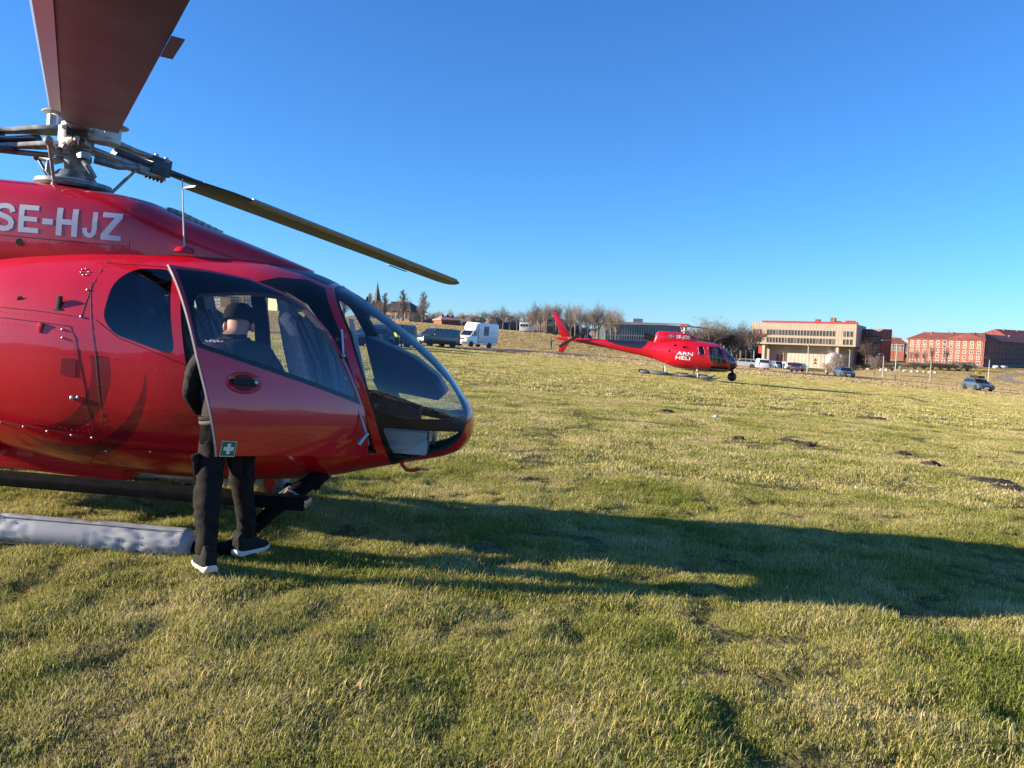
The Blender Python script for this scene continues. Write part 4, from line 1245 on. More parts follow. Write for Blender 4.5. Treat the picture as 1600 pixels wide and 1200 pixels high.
    for hp_, kn_, s_ in (('hipL', 'knL', -1), ('hipR', 'knR', 1)):
        A_, B_ = J[hp_], J[kn_]
        c_ = A_.lerp(B_, .62) + Vector((s_ * .070, -.035, 0))
        MB().box(c_, (.03, .10, .15), mtx=Matrix.Rotation(radians(6) * s_, 3, 'Y')).build('cargo_pocket', TROU, b, bevel=.012)
        MB().box(c_ + Vector((s_ * .008, 0, .065)), (.03, .105, .04), mtx=Matrix.Rotation(radians(6) * s_, 3, 'Y')).build('pocket_flap', TROU, b, bevel=.008)
    for hp_ in ('hipL', 'hipR'):
        MB().box(J[hp_] + Vector((0, -.112, -.015)), (.10, .012, .12), mtx=Matrix.Rotation(radians(-8), 3, 'X')).build('back_pocket', TROU, b, bevel=.005)
    e.build('jacket_emblem', WHITE, b)
    return T
near_person()

def far_person(name, p, yaw, colors, label, group=None, pose='stand', h=1.78, vest=False, arm=None):
    T = empty(name, p, yaw)
    tag(T, label, 'person', group)
    k = h / 1.78
    J = dict(pel=(0, 0, .95), spine=(0, 0, 1.1), chest=(0, .01, 1.34), neck0=(0, 0, 1.47), neck=(0, 0, 1.54), head=(0, .02, 1.63), crown=(0, .01, 1.71),
             hipL=(-.09, 0, .90), thL=(-.10, .01, .72), knL=(-.10, .02, .50), caL=(-.10, 0, .32), anL=(-.10, -.02, .09), hipR=(.09, 0, .90), thR=(.10, .01, .72), knR=(.10, .02, .50), caR=(.10, 0, .32), anR=(.10, -.02, .09),
             shL=(-.19, 0, 1.41), uaL=(-.23, 0, 1.28), elL=(-.25, -.02, 1.12), wrL=(-.24, .05, .90), haL=(-.23, .07, .83), shR=(.19, 0, 1.41), uaR=(.23, 0, 1.28), elR=(.25, -.02, 1.12), wrR=(.24, .05, .90), haR=(.23, .07, .83))
    if pose == 'walk':
        J.update(knL=(-.10, .12, .52), caL=(-.10, .06, .32), anL=(-.10, .14, .10), knR=(.10, -.06, .50), caR=(.10, -.2, .33), anR=(.10, -.32, .14), elL=(-.25, -.08, 1.13), wrL=(-.24, -.12, .92), haL=(-.23, -.12, .86), wrR=(.24, .2, .95), haR=(.23, .25, .9))
    if pose == 'reach':
        J.update(uaR=(.30, .06, 1.42), elR=(.42, .14, 1.44), wrR=(.60, .2, 1.47), haR=(.67, .22, 1.48), uaL=(-.23, .1, 1.36), elL=(-.2, .25, 1.34), wrL=(.05, .36, 1.45), haL=(.12, .38, 1.46))
    J = {a: tuple(c * k for c in b_) for a, b_ in J.items()}
    rad = {a: b_ * k for a, b_ in RAD.items()}
    mt = [mat('cloth_%02d_%02d_%02d' % tuple(int(v * 99) for v in c), c, .8) for c in colors] + [SKIN]
    def cl(c):
        if c.z > 1.52 * k: return 2
        if min((c - Vector(J['haL'])).length, (c - Vector(J['haR'])).length) < .06: return 2
        return 0 if c.z > .93 * k else 1
    b = skin_body('body', J, BONES, rad, 'pel', mt, cl, T, 1)
    MB().sphere(Vector(J['crown']) + Vector((0, -.015, -.015)), .098, 10, 8, (.9, 1.05, .85)).build('hair', CAPM, b, 60)
    sh = MB()
    for s_ in ('L', 'R'):
        a_ = Vector(J['an' + s_]); sh.box((a_.x, a_.y + .06, a_.z - .045), (.09, .27, .085))
    sh.build('shoes', colors and mat('black_shoe', (.02, .02, .02), .6), b, bevel=.02)
    return T
DKC = ((.018, .02, .026), (.014, .016, .022))
far_person('person', on_ground(861, 546.5), radians(-75), DKC, 'person in dark clothes reaching to the tail of the hovering helicopter', pose='reach')
far_person('person', on_ground(1393, 586.2), radians(170), ((.014, .014, .018), (.30, .28, .27)), 'person in black coat and pale trousers walking along the road by the street lamp', pose='walk')
for k, (px, py, c, lab) in enumerate(((1200.5, 576.0, ((.16, .07, .06), (.03, .03, .04)), 'person in brown jacket standing beside the white van'), (1209, 574.5, DKC, 'left one of two people in dark clothes standing close together'), (1213.8, 574.8, ((.03, .04, .07), (.02, .02, .03)), 'right one of two people in dark clothes standing close together'),
                            (1221, 576.6, DKC, 'left one of the pair of people nearest the blue parked car'), (1224.8, 576.8, ((.03, .025, .03), (.03, .035, .05)), 'right one of the pair of people nearest the blue parked car'))):
    far_person('person', on_ground(px, py), R.uniform(0, 6), c, lab, 'people standing by the pale building', h=R.uniform(1.7, 1.85))
far_person('person', on_ground(620, 545), radians(150), ((.62, .72, .03), (.02, .02, .03)), 'person in a bright yellow safety vest beside the parked vans')
far_person('person', on_ground(627, 545.3), radians(100), DKC, 'person in dark clothes next to the one in the yellow vest')

# ================================================================ VEHICLES
CARGL = mat('car_glass', (.012, .016, .02), .06, spec=.8)
TYRE = mat('tyre', (.012, .012, .012), .85)
RIM = mat('alloy_rim', (.40, .41, .42), .35, .7)
PLAST = mat('bumper_plastic', (.02, .02, .022), .6)
LAMPW = mat('headlamp', (.10, .105, .115), .12)
LAMPR = mat('tail_lamp', (.35, .01, .01), .2)
PLATE = mat('number_plate', (.7, .7, .68), .5)

def car_paint(name, c): return mat(name, c, .35, coat=.8)

def wheel(T, x, y, r, w=.2):
    sd = 1 if y > 0 else -1
    t = MB().lathe([(r * .62, -w / 2), (r * .94, -w / 2), (r, -w / 2 + .03), (r, w / 2 - .03), (r * .94, w / 2), (r * .62, w / 2)], c=(x, y, r), axis='Y', n=20).build('wheel', TYRE, T, 40)
    rm = MB().lathe([(r * .62, -.02), (r * .64, .01), (r * .3, .02), (r * .12, .03)], c=(x, y + sd * (w / 2 - .03), r), axis='Y', n=20, mtx=Matrix.Diagonal((1, sd, 1)))
    rm.build('rim', RIM, t, 40)
    sp = MB()
    for k in range(5):
        a = 2 * pi * k / 5; sp.box((x + cos(a) * r * .45, y + sd * (w / 2 - .003), r + sin(a) * r * .45), (r * .26, .01, r * .16), mtx=Matrix.Rotation(-a, 3, 'Y'))
    sp.build('rim_gap', TYRE, t)

def vehicle(name, p, heading, label, cat, paint, low, green, hw, tumble, belt, wheels, wr, side_wins, screen=None, rear=None, group=None, lamps=True, front_x=None, rear_x=None, bev=.05):
    T = empty(name, p, heading)
    # sit on the slope
    d = Vector((cos(heading), sin(heading)))
    gz = lambda q: ground_z(p.x + q.x, p.y + q.y)
    T.rotation_euler = (atan2(gz(Vector((-d.y, d.x))) - gz(Vector((d.y, -d.x))), 2), -atan2(gz(d * 1.5) - gz(-d * 1.5), 3), heading)
    tag(T, label, cat, group)
    body = MB().prism(low, -hw, hw).build('body', paint, T, bevel=bev)
    if green:
        def yy(z, s_, off=0.0): return s_ * (hw - .03 - tumble * (z - belt) + off)
        MB().loft([[Vector((x, yy(z, -1), z)) for x, z in green], [Vector((x, yy(z, 1), z)) for x, z in green]]).build('cabin', paint, T, bevel=.045)
        for sd in (-1, 1):
            for poly in side_wins:
                MB().loft([[Vector((x, yy(z, sd, .006), z)) for x, z in poly], [Vector((x, yy(z, sd, -.03), z)) for x, z in poly]]).build('side_window', CARGL, T)
        for nm, seg in (('windscreen', screen), ('rear_window', rear)):
            if not seg: continue
            (x0, z0), (x1, z1) = seg
            n_ = Vector((z1 - z0, x0 - x1)).normalized()
            if nm == 'rear_window': n_ = -n_
            if nm == 'windscreen' and n_.x < 0: n_ = -n_
            if nm == 'rear_window' and n_.x > 0: n_ = -n_
            A = Vector((x0, z0)).lerp(Vector((x1, z1)), .07) + n_ * .012; Bp = Vector((x0, z0)).lerp(Vector((x1, z1)), .93) + n_ * .012
            MB().add([(A.x, yy(A.y, -1, -.09), A.y), (A.x, yy(A.y, 1, -.09), A.y), (Bp.x, yy(Bp.y, 1, -.09), Bp.y), (Bp.x, yy(Bp.y, -1, -.09), Bp.y)], [(0, 1, 2, 3)]).build(nm, CARGL, T, fix=False)
    for x in wheels:
        for sd in (-1, 1):
            wheel(T, x, sd * (hw - .11), wr)
            MB().lathe([(wr * 1.16, -.012), (wr * 1.16, .012)], c=(x, sd * (hw + .001), wr), axis='Y', n=20).build('wheel_arch', PLAST, T)
            # wheel faces in front of the arch disc
    fx = front_x if front_x is not None else max(q[0] for q in low); rx_ = rear_x if rear_x is not None else min(q[0] for q in low)
    if lamps:
        for sd in (-1, 1):
            MB().box((fx - .09, sd * (hw - .24), belt - .24), (.16, .30, .11)).build('headlight', LAMPW, T, bevel=.03)
            MB().box((rx_ + .06, sd * (hw - .12), belt - .15), (.14, .22, .28)).build('tail_light', LAMPR, T, bevel=.03)
        MB().box((fx + .005, 0, .55), (.03, hw * 1.1, .16)).build('grille', PLAST, T)
        MB().box((fx + .012, 0, .42), (.03, .5, .11)).build('number_plate', PLATE, T)
        for sd in (-1, 1): MB().box((fx - 1.35, sd * (hw + .08), belt + .10), (.10, .18, .14)).build('wing_mirror', paint, T, bevel=.03)
    return T
# wheels must stand proud of the arch discs
def wheel_track_fix(T, hw, dy):
    for o in T.children:
        if o.name.startswith('wheel') and not o.name.startswith('wheel_arch'): pass

def estate(p, hd, label, paint, group=None, box=False, name='parked_car'):
    low = [(-2.2, .28), (2.15, .25), (2.22, .45), (2.18, .68), (1.9, .84), (1.0, .95), (-2.1, .98), (-2.24, .8), (-2.26, .45)]
    green = [(-2.15, .95), (1.12, .93), (.35, 1.40), (.0, 1.46), (-1.5, 1.45), (-1.85, 1.36)]
    wins = [[(.88, .99), (.28, 1.36), (-.25, 1.39), (-.25, .99)], [(-.32, .99), (-.32, 1.39), (-1.05, 1.39), (-1.15, .99)], [(-1.22, .99), (-1.12, 1.38), (-1.55, 1.36), (-1.9, 1.02)]]
    T = vehicle(name, p, hd, label, 'car', paint, low, green, .90, .28, .95, (1.35, -1.35), .33, wins, ((1.12, .93), (.35, 1.40)), ((-2.15, .95), (-1.85, 1.36)), group)
    if box:
        MB().prism([(-1.5, 1.56), (-1.35, 1.53), (.55, 1.53), (.75, 1.60), (.45, 1.82), (-1.3, 1.84), (-1.5, 1.76)], -.40, .40).build('roof_box', PLAST, T, bevel=.05)
    mb = MB()
    for sd in (-1, 1): mb.tube([(-1.5, sd * .62, 1.46), (-1.4, sd * .62, 1.52), (.1, sd * .62, 1.53), (.25, sd * .62, 1.46)], .02, 6)
    mb.build('roof_rail', PLAST, T)
    return T

def panel_van(p, hd, label, paint, group=None, white=False, name='delivery_van'):
    low = [(-2.45, .30), (2.3, .28), (2.45, .5), (2.42, .85), (2.25, 1.02), (1.45, 1.17), (-2.48, 1.17), (-2.5, .6)]
    green = [(-2.49, 1.14), (1.55, 1.14), (.75, 1.80), (.45, 1.93), (-2.3, 1.95), (-2.46, 1.85)]
    wins = [[(1.22, 1.20), (.72, 1.66), (.30, 1.74), (.30, 1.20)], ] if white else [[(1.22, 1.20), (.72, 1.66), (.30, 1.74), (.30, 1.20)], [(.18, 1.20), (.18, 1.76), (-.95, 1.76), (-.95, 1.20)], [(-1.05, 1.20), (-1.05, 1.76), (-2.2, 1.74), (-2.25, 1.20)]]
    T = vehicle(name, p, hd, label, 'van', paint, low, green, .97, .13, 1.15, (1.55, -1.5), .34, wins, ((1.55, 1.14), (.75, 1.80)), ((-2.49, 1.2), (-2.46, 1.8)), group)
    mb = MB()
    for sd in (-1, 1): mb.box((-.1, sd * .975, .62), (2.3, .02, .10))
    mb.build('side_trim', PLAST, T)
    return T

def head_to(dx, dy): return atan2(dy, dx)
DG = car_paint('dark_grey_paint', (.035, .038, .042)); WP = car_paint('white_paint', (.80, .80, .80)); SB = car_paint('silver_blue_paint', (.075, .10, .135)); DB = car_paint('dark_blue_paint', (.035, .055, .10)); RB = car_paint('plum_paint', (.03, .028, .05)); SLV = car_paint('silver_paint', (.30, .31, .32))
VG = 'vans parked on the road across the field'
panel_van(on_ground(681, 541.5), head_to(-.72, -.70), 'dark grey passenger van parked left of the white box truck', DG, VG)
panel_van(on_ground(604, 540), head_to(-.72, -.70), 'silver grey van seen through the windscreen behind the person in the yellow vest', SB, VG)
estate(on_ground(577, 541), head_to(-.72, -.70), 'dark blue estate car seen through the windscreen, left of the silver grey van', DB, 'cars parked across the field')

def box_truck(p, hd):
    low = [(-3.1, .45), (2.75, .38), (2.86, .55), (2.84, .95), (2.72, 1.18), (2.1, 1.42), (.75, 1.45), (.70, .62), (-3.1, .62)]
    green = [(.76, 1.40), (2.15, 1.38), (1.45, 2.10), (1.2, 2.18), (.76, 2.18)]
    wins = [[(1.95, 1.45), (1.42, 2.0), (.95, 2.03), (.95, 1.45)]]
    T = vehicle('box_truck', p, hd, 'white box truck with a dark poster on its side, parked beside the dark van', 'truck', WP, low, green, .98, .10, 1.40, (1.95, -1.7), .36, wins, ((2.15, 1.38), (1.45, 2.10)), None)
    box = MB().box((-1.30, 0, 1.90), (3.9, 2.16, 2.45)).build('cargo_box', WP, T, bevel=.03)
    MB().prism([(.64, 2.20), (1.30, 2.22), (1.15, 2.75), (.9, 3.06), (.64, 3.10)], -.95, .95).build('roof_fairing', WP, T, bevel=.08)
    for sd in (-1, 1):
        q = MB().box((-.75, sd * 1.083, 2.16), (.98, .012, 1.15)).build('poster', mat('poster_dark', (.05, .055, .06), .5, col2=(.16, .17, .17), vscale=3), box)
        mb = MB()
        for k, (w, h) in enumerate(((.7, .10), (.55, .05), (.75, .05), (.45, .16))): mb.box((-.75, sd * 1.092, 2.55 - .24 * k), (w, .006, h))
        mb.build('poster_print', mat('poster_print', (.30, .31, .31), .6), q)
        MB().box((-1.3, sd * 1.085, .78), (3.8, .02, .06)).build('edge_rail', RIM, box)
        MB().box((2.62, sd * .70, 1.02), (.24, .34, .26)).build('headlamp', LAMPW, T, bevel=.05)
        MB().box((1.75, sd * 1.10, 1.62), (.12, .16, .34)).build('mirror', PLAST, T, bevel=.03)
    MB().box((2.84, 0, .98), (.06, 1.05, .26)).build('radiator_grille', PLAST, T, bevel=.03)
    MB().box((2.86, 0, .56), (.08, 1.9, .26)).build('bumper', PLAST, T, bevel=.04)
    MB().box((2.905, 0, .60), (.02, .52, .11)).build('front_plate', PLATE, T)
    return T
box_truck(on_ground(742, 542.5), head_to(-.60, -.80))
CG = 'cars parked across the field'
estate(on_ground(1318, 589.2), head_to(-.10, -.99), 'silver blue estate car parked on the road before the round bush', SB, CG)
estate(on_ground(1527, 610.2), head_to(-.10, -.99), 'blue grey estate car with a roof box, rightmost of the cars', SB, CG, box=True)
estate(on_ground(1249, 581.8), head_to(.6, .80), 'dark blue car standing on the road in front of the pale building', RB, CG)
panel_van(on_ground(1189, 577.0), head_to(.12, .99), 'small white van by the people in front of the pale building', WP, 'white vans by the pale building', True).scale = (.82, .9, .86)
estate(on_ground(1162, 574.5), head_to(-.9, .4), 'silver car just beyond the nose of the hovering helicopter', SLV, CG)
panel_van(at_col(1212, 200), head_to(.2, -.98), 'white van under the overhang, behind the two people', WP, 'white vans by the pale building', True)
panel_van(at_col(1231, 205), head_to(.1, -1), 'white van under the overhang, left of the van with open doors', WP, 'white vans by the pale building', True)
panel_van(at_col(1244, 205), head_to(0, -1), 'dark fronted van under the overhang, rightmost of the row', DG, 'white vans by the pale building', False)

# ================================================================ STREET FURNITURE
POLE = mat('galvanised_pole', (.42, .40, .37), .55, .3)
def lamp_post(p, h, arm, label, group='street lamps along the road', r=.075):
    T = empty('street_lamp', p); tag(T, label, 'street lamp', group)
    MB().tube([(0, 0, -.2), (0, 0, h * .5), (0, 0, h)], [r * 1.25, r, r * .75], 8).build('pole', POLE, T, 50)
    if arm:
        MB().tube([(0, 0, h - .05), (arm * .25, 0, h + .38), (arm * .6, 0, h + .52), (arm, 0, h + .50)], r * .6, 6).build('arm', POLE, T, 50)
        MB().box((arm * 1.05, 0, h + .47), (.75, .26, .14)).build('lamp_head', HUBM, T, bevel=.04)
    else:
        MB().lathe([(.10, 0), (.26, .06), (.24, .12), (.06, .22)], c=(0, 0, h), n=12).build('lamp_head', HUBM, T, 40)
    return T
def px_h(px, y0, y1, p): return (y1 - y0) / F_PX * p.y
for (px, yt, yb, arm, lab) in ((1399, 537, 594.5, -2.0, 'tall street lamp with a curved arm beside the walking person'), (1380, 557, 589, -.6, 'short street lamp left of the walking person'), (1454, 564, 596, 0, 'plain pole right of the tall curved street lamp'),
                               (1544.5, 563, 602, -.9, 'street lamp behind the car with the roof box'), (1327, 548, 586.5, 0, 'lamp post rising behind the round bush'), (1262, 541, 583.5, 0, 'slim lamp post beside the dark blue car'), (1224, 551, 577, -.5, 'short lamp post near the pair of people by the pale building'), (1178, 549, 575, -.5, 'street lamp left of the white van')):
    p = on_ground(px - 1, yb)
    lamp_post(p, px_h(px, yt, yb, p), arm, lab)
def sign(px, yb, yt, kind, label):
    p = on_ground(px, yb); h = px_h(px, yt, yb, p)
    T = empty('road_sign', p); tag(T, label, 'sign')
    MB().tube([(0, 0, -.2), (0, 0, h)], .035, 6).build('pole', POLE, T)
    if kind == 'tri':
        for zz in (h - .45, h - 1.45):
            a = MB().prism([(-.55, zz - .4), (.55, zz - .4), (0, zz + .55)], -.10, -.06).build('warning_triangle', mat('sign_brown_red', (.30, .07, .03), .5), T)
            MB().prism([(-.32, zz - .28), (.32, zz - .28), (0, zz + .27)], -.12, -.102).build('triangle_field', mat('sign_amber', (.45, .22, .04), .5), a)
    elif kind == 'yellow':
        MB().box((0, -.06, h - .25), (1.3, .05, .55)).build('sign_plate', mat('sign_yellow', (.70, .52, .02), .5), T, bevel=.02)
    else:
        MB().box((0, -.06, h - .35), (.55, .05, .75)).build('sign_plate', mat('sign_blue_white', (.45, .50, .58), .5), T, bevel=.02)
    return T
sign(1273, 577, 559.5, 'tri', 'two stacked warning triangles in front of the pale building')
sign(1528, 592, 580.5, 'yellow', 'small yellow sign on a post above the car with the roof box')
sign(1405.5, 592, 572, 'blue', 'small pale sign on a post right of the walking person')
STONE = mat('boulder', (.48, .45, .40), .9, var=.2, vscale=3)
k = 0
ORD = ('first', 'second', 'third', 'fourth', 'fifth', 'sixth', 'seventh', 'eighth', 'ninth', 'tenth', 'eleventh', 'twelfth', 'thirteenth', 'fourteenth', 'fifteenth', 'sixteenth', 'seventeenth', 'eighteenth', 'nineteenth', 'twentieth', 'twenty-first', 'twenty-second', 'twenty-third', 'twenty-fourth', 'twenty-fifth', 'twenty-sixth', 'twenty-seventh', 'twenty-eighth', 'twenty-ninth', 'thirtieth', 'thirty-first', 'thirty-second', 'thirty-third', 'thirty-fourth')
for nb_, px in enumerate((1345, 1356, 1377, 1385, 1413, 1415, 1425, 1434, 1443, 1452, 1461)):
    p = on_ground(px, 577.5 + (px - 1345) * .055)
    mb = MB(); mb.sphere((0, 0, .22), .42, 9, 6, (R.uniform(.8, 1.5), 1, R.uniform(.6, .9)))
    me = mb.mesh('boulder')
    for v in me.vertices: v.co *= 1 + .25 * noise.noise(v.co * 2 + Vector((px, 0, 0)))
    o = link_mesh('boulder', me, STONE, None, 40); o.location = p; o.rotation_euler.z = R.uniform(0, 6)
    tag(o, ORD[nb_] + ' boulder from the left in the row along the lawn edge', 'boulder', 'boulders along the lawn edge')
for nb_, px in enumerate((1505, 1512, 1520, 1556, 1568)):
    p = at_col(px, 225); mb = MB(); mb.sphere((0, 0, .3), .7, 9, 6, (R.uniform(.9, 1.6), 1, .8)); me = mb.mesh('boulder')
    for v in me.vertices: v.co *= 1 + .25 * noise.noise(v.co * 2 + Vector((px, 0, 0)))
    o = link_mesh('boulder', me, STONE, None, 40); o.location = p
    tag(o, ORD[nb_] + ' boulder from the left at the foot of the long brick block', 'boulder', 'boulders below the long brick block')

# ================================================================ BUILDINGS
BRICK = mat('red_brick', (.27, .090, .058), .85, var=.2, vscale=1.2)
BRICKD = mat('brown_brick', (.26, .10, .07), .85, var=.2, vscale=1.2)
ROOFR = mat('red_roof_tiles', (.21, .060, .046), .8, var=.2, vscale=.8, bump=.4, bscale=6)
BEIGE = mat('beige_concrete', (.40, .335, .26), .85, var=.08, vscale=.3)
BEIGEL = mat('pale_concrete', (.50, .43, .345), .85, var=.06, vscale=.3)
REDT = mat('roof_edge_red', (.32, .04, .04), .6)
WPANE = mat('window_pane', (.035, .04, .048), .12, spec=.7)
WPANEL = mat('window_pane_pale', (.11, .125, .14), .15, spec=.8)
WFRAME = mat('window_frame_white', (.46, .43, .40), .6)
YELL = mat('yellow_render', (.55, .43, .25), .85, var=.1, vscale=.2)
SLATE = mat('slate_roof', (.05, .045, .045), .7)

_wm = {}
def window(parent, x, y, z, w, h, nrm, pane, frame=WFRAME, fr=.12, mull=True):
    """a framed window on a wall; nrm is the facing angle about Z. Mesh data are shared"""
    key = (round(w, 2), round(h, 2), pane.name, frame.name, mull)
    if key not in _wm:
        f = MB()
        for sx in (-1, 1): f.box((sx * (w / 2 - fr / 2), -.06, 0), (fr, .12, h))
        for sz in (-1, 1): f.box((0, -.06, sz * (h / 2 - fr / 2)), (w - 2 * fr - .004, .118, fr))
        if mull: f.box((0, -.055, 0), (fr * .7, .10, h - 2 * fr - .004))
        fm = f.mesh('window'); fm.materials.append(frame)
        p = MB().box((0, -.02, 0), (w - fr, .03, h - fr)).mesh('pane'); p.materials.append(pane)
        _wm[key] = (fm, p)
    fm, pm = _wm[key]
    o = bpy.data.objects.new('window', fm); COL.objects.link(o); o.parent = parent
    o.location = (x, y, z); o.rotation_euler.z = nrm
    q = bpy.data.objects.new('pane', pm); COL.objects.link(q); q.parent = o
    return o

def top_z(px, py, y): return at_depth(px, py, y).z

# ---- pale concrete office with the overhanging upper block ---------------------
YB = 269.0
gl_ = at_col(1171, YB); gr_ = at_col(1335, 252)
def office():
    W_ = hypot(gr_.x - gl_.x, gr_.y - gl_.y); x0 = gl_.x
    base = min(gl_.z, gr_.z) - .5
    T = empty('office_building', (x0, YB, base), atan2(gr_.y - gl_.y, gr_.x - gl_.x)); tag(T, 'pale concrete office block with an overhanging upper storey and red rooftop edge', 'building')
    zt = top_z(1173, 503.5, YB) - base; zb = top_z(1173, 536.5, YB) - base
    up = MB().box((W_ / 2, 14, (zt + zb) / 2), (W_, 28, zt - zb)).build('upper_block', BEIGE, T)
    # vertical panel fins
    n_ = 38
    for k in range(n_ + 1):
        x = W_ * k / n_
        MB().box((x if 0 < k < n_ else (x + .1 if k == 0 else x - .1), -.005, (zt + zb) / 2), (.06, .03, zt - zb - .1)).build('panel_joint', mat('joint_grey', (.24, .19, .15), .9), up)
    sc = W_ / 164.0   # metres per pixel across the facade
    def fx(zx): return (zx / 8.889 + 1165 - 1171) * sc      # zoomed crop column -> facade x
    h1, h2 = zt - (zt - zb) * .44, zt - (zt - zb) * .80
    cols = [100, 148, 192] + [300 + 43.5 * k for k in range(22)] + [1355, 1400, 1447]
    for zx in cols:
        for hh in (h1, h2):
            window(T, fx(zx), -.0, hh, 3.4 * sc, 1.8, 0, WPANE if R.random() < .85 else WPANEL, mat('window_frame_dark', (.20, .17, .14), .6), .08, False)
    # roof edge and plant
    MB().box((fx(860), 1.5, zt + .35), (fx(1515) - fx(205), 2.5, .7)).build('roof_edge', REDT, T)
    for zx, w_, h_, mt in ((958, 6, 1.2, REDT), (1168, 6.5, 1.8, BRICKD), (1240, 6, .7, SLATE), (1400, 12, .9, REDT)):
        MB().box((fx(zx), 5, zt + .4 + h_ / 2), (w_ * sc * 1.1, 3, h_)).build('roof_plant', mt, T)
    # lower part: recessed walls, columns
    MB().box((W_ * .54, 14 + 3, zb / 2), (W_ * .83, 22, zb)).build('lower_wall', mat('lower_wall_panel', (.42, .36, .30), .85, var=.1, vscale=.3), T)  # grey-beige wall colour, slightly paler than the upper block
    MB().box((fx(870), 4.3, zb * .31), (fx(1160) - fx(580), 5, zb * .62)).build('pavilion_wall', BEIGEL, T)
    for zx in (580 + 52 * k for k in range(1, 11)): MB().box((fx(zx), 1.78, zb * .31), (.06, .06, zb * .60)).build('panel_joint', mat('joint_grey', (.24, .19, .15), .9), T)
    for zx in (237, 1265): MB().box((fx(zx), 3.0, zb / 2 - .02), (4.2 * sc, 4, zb)).build('column', BEIGEL, T)
    MB().box((fx(150), 9, zb * .75), (10 * sc, 4, zb * .38)).build('entrance_canopy', REDT, T)
    for zx in (410, 470): MB().box((fx(zx), 5.95, zb * .35), (4 * sc, .3, zb * .35)).build('entrance_door', REDT, T)
    tx = fx(88)
    text_mesh('building_sign', 'FILMHUSET', 1.55, mat('sign_red', (.55, .03, .02), .5), T, Matrix.Translation((tx, -.25, zt - (zt - zb) * .655)) @ Matrix.Rotation(radians(90), 4, 'X') @ Matrix.Diagonal((.58, .78, 1, 1)), bold=.02, extrude=.08)
    return T
office()
# a pale dome tent beside it
dm = MB().lathe([(3.0, -2), (3.0, .2), (2.8, 1.3), (2.0, 2.3), (1.0, 2.9), (.05, 3.1)], n=20).build('storage_dome', WP, None, 50)
pd_ = at_col(1300, 200); dm.location = pd_ + Vector((0, 0, 3.2)); dm.scale = (.62, .62, .62)
tag(dm, 'round white domed tank top rising behind the round bush', 'tank')
MB().lathe([(2.7, -9), (2.7, -2)], n=16).build('tank_base', BEIGEL, dm)

def slab(name, label, px0, px1, y0, y1, ztl, base_px, mt, depth=12, roof=None, rows=(), wmt=WPANEL, group=None, cat='building', wh=1.5, ww=1.2, ncol=8, mull=True, eave=None, frame=WFRAME, xin=.5, AB=None):
    """a block whose front runs from column px0 at distance y0 to px1 at distance y1"""
    A = at_col(px0, y0); B = at_col(px1, y1)
    if AB: A, B = AB
    ang = atan2(B.y - A.y, B.x - A.x); Ln = hypot(B.x - A.x, B.y - A.y)
    base = min(A.z, B.z) - 1.0
    T = empty(name, (A.x, A.y, base), ang); tag(T, label, cat, group)
    zt = top_z(px0, ztl, y0) - base
    wall = MB().box((Ln / 2, depth / 2, zt / 2), (Ln, depth, zt)).build('wall', mt, T)
    for fz in rows:
        for k in range(ncol):
            window(T, xin + (Ln - 2 * xin) * (k + .5) / ncol, 0, zt * fz, ww, wh, 0, wmt if R.random() < .6 else WPANE, frame, .13, mull)
    if rows and depth >= 4:
        for q_ in (.02, .5, .98): MB().tube([(Ln * q_, -.09, 0), (Ln * q_, -.09, zt - .1)], .06, 6).build('downpipe', mat('downpipe_grey', (.20, .17, .16), .6), T)
        MB().box((Ln / 2, -.045, .9), (Ln - .3, .08, 1.8)).build('plinth', mat('plinth_grey', (.22, .20, .19), .9), T)
    if roof:
        rmt, rh, over = roof
        rf = MB().loft([[(-over, -over, zt), (Ln + over, -over, zt), (Ln + over, depth + over, zt), (-over, depth + over, zt)], [(-over, -over, zt + .25), (Ln + over, -over, zt + .25), (Ln + over, depth + over, zt + .25), (-over, depth + over, zt + .25)], [(rh * .9, depth / 2 - .1, zt + rh), (Ln - rh * .9, depth / 2 - .1, zt + rh), (Ln - rh * .9, depth / 2 + .1, zt + rh), (rh * .9, depth / 2 + .1, zt + rh)]]).build('roof', rmt, T)
        for k in range(3):
            MB().box((Ln * (.22 + .28 * k), depth * .42, zt + rh * .9), (.6, .6, .9)).build('chimney', BRICKD, rf)
    return T, Ln, zt, base

# ---- long brick block on the right: lit wing and shaded wing --------------------
cA, cC = at_col(1416, 247), at_col(1536, 230)
d1 = (cC - cA).xy.normalized(); d2 = Vector((-d1.y, d1.x))
slab('apartment_block', 'long red brick block with tiled roof, sunlit wing facing left', 1416, 1536, 247, 230, 530.0, 568, BRICK, 13, (ROOFR, 2.5, .35), (.24, .42, .60, .78, .925), WPANEL, 'wings of the brick block', ww=1.05, wh=1.0, ncol=11, AB=(cA, cC))
c2 = cC.xy + d2 * .6 + d1 * .25
c3 = c2 + d2 * 70
slab('apartment_block', 'shaded wing of the long brick block at the right edge of the view', 1537.5, 1668, 230, 284, 533.0, 570, BRICK, 12, (ROOFR, 2.5, .35), (.24, .42, .60, .78, .925), WPANE, 'wings of the brick block', ww=1.0, wh=.95, ncol=22, frame=mat('window_frame_shaded', (.22, .17, .155), .6), AB=(Vector((c2.x, c2.y, cC.z)), Vector((c3.x, c3.y, cC.z))))  # frames darkened in colour because this wing lies in shade
slab('apartment_block', 'orange brick hipped-roof house rising behind the long brick block', 1575, 1650, 330, 345, 530, 560, BRICK, 18, (ROOFR, 4.5, .6), (), ncol=5)
slab('brick_building', 'brown brick building joined to the right of the pale office block', 1336, 1376, 270, 259, 514.0, 572, BRICKD, 4, None, (.42, .58, .74, .89), WPANEL, ww=1.5, wh=1.3, ncol=5)
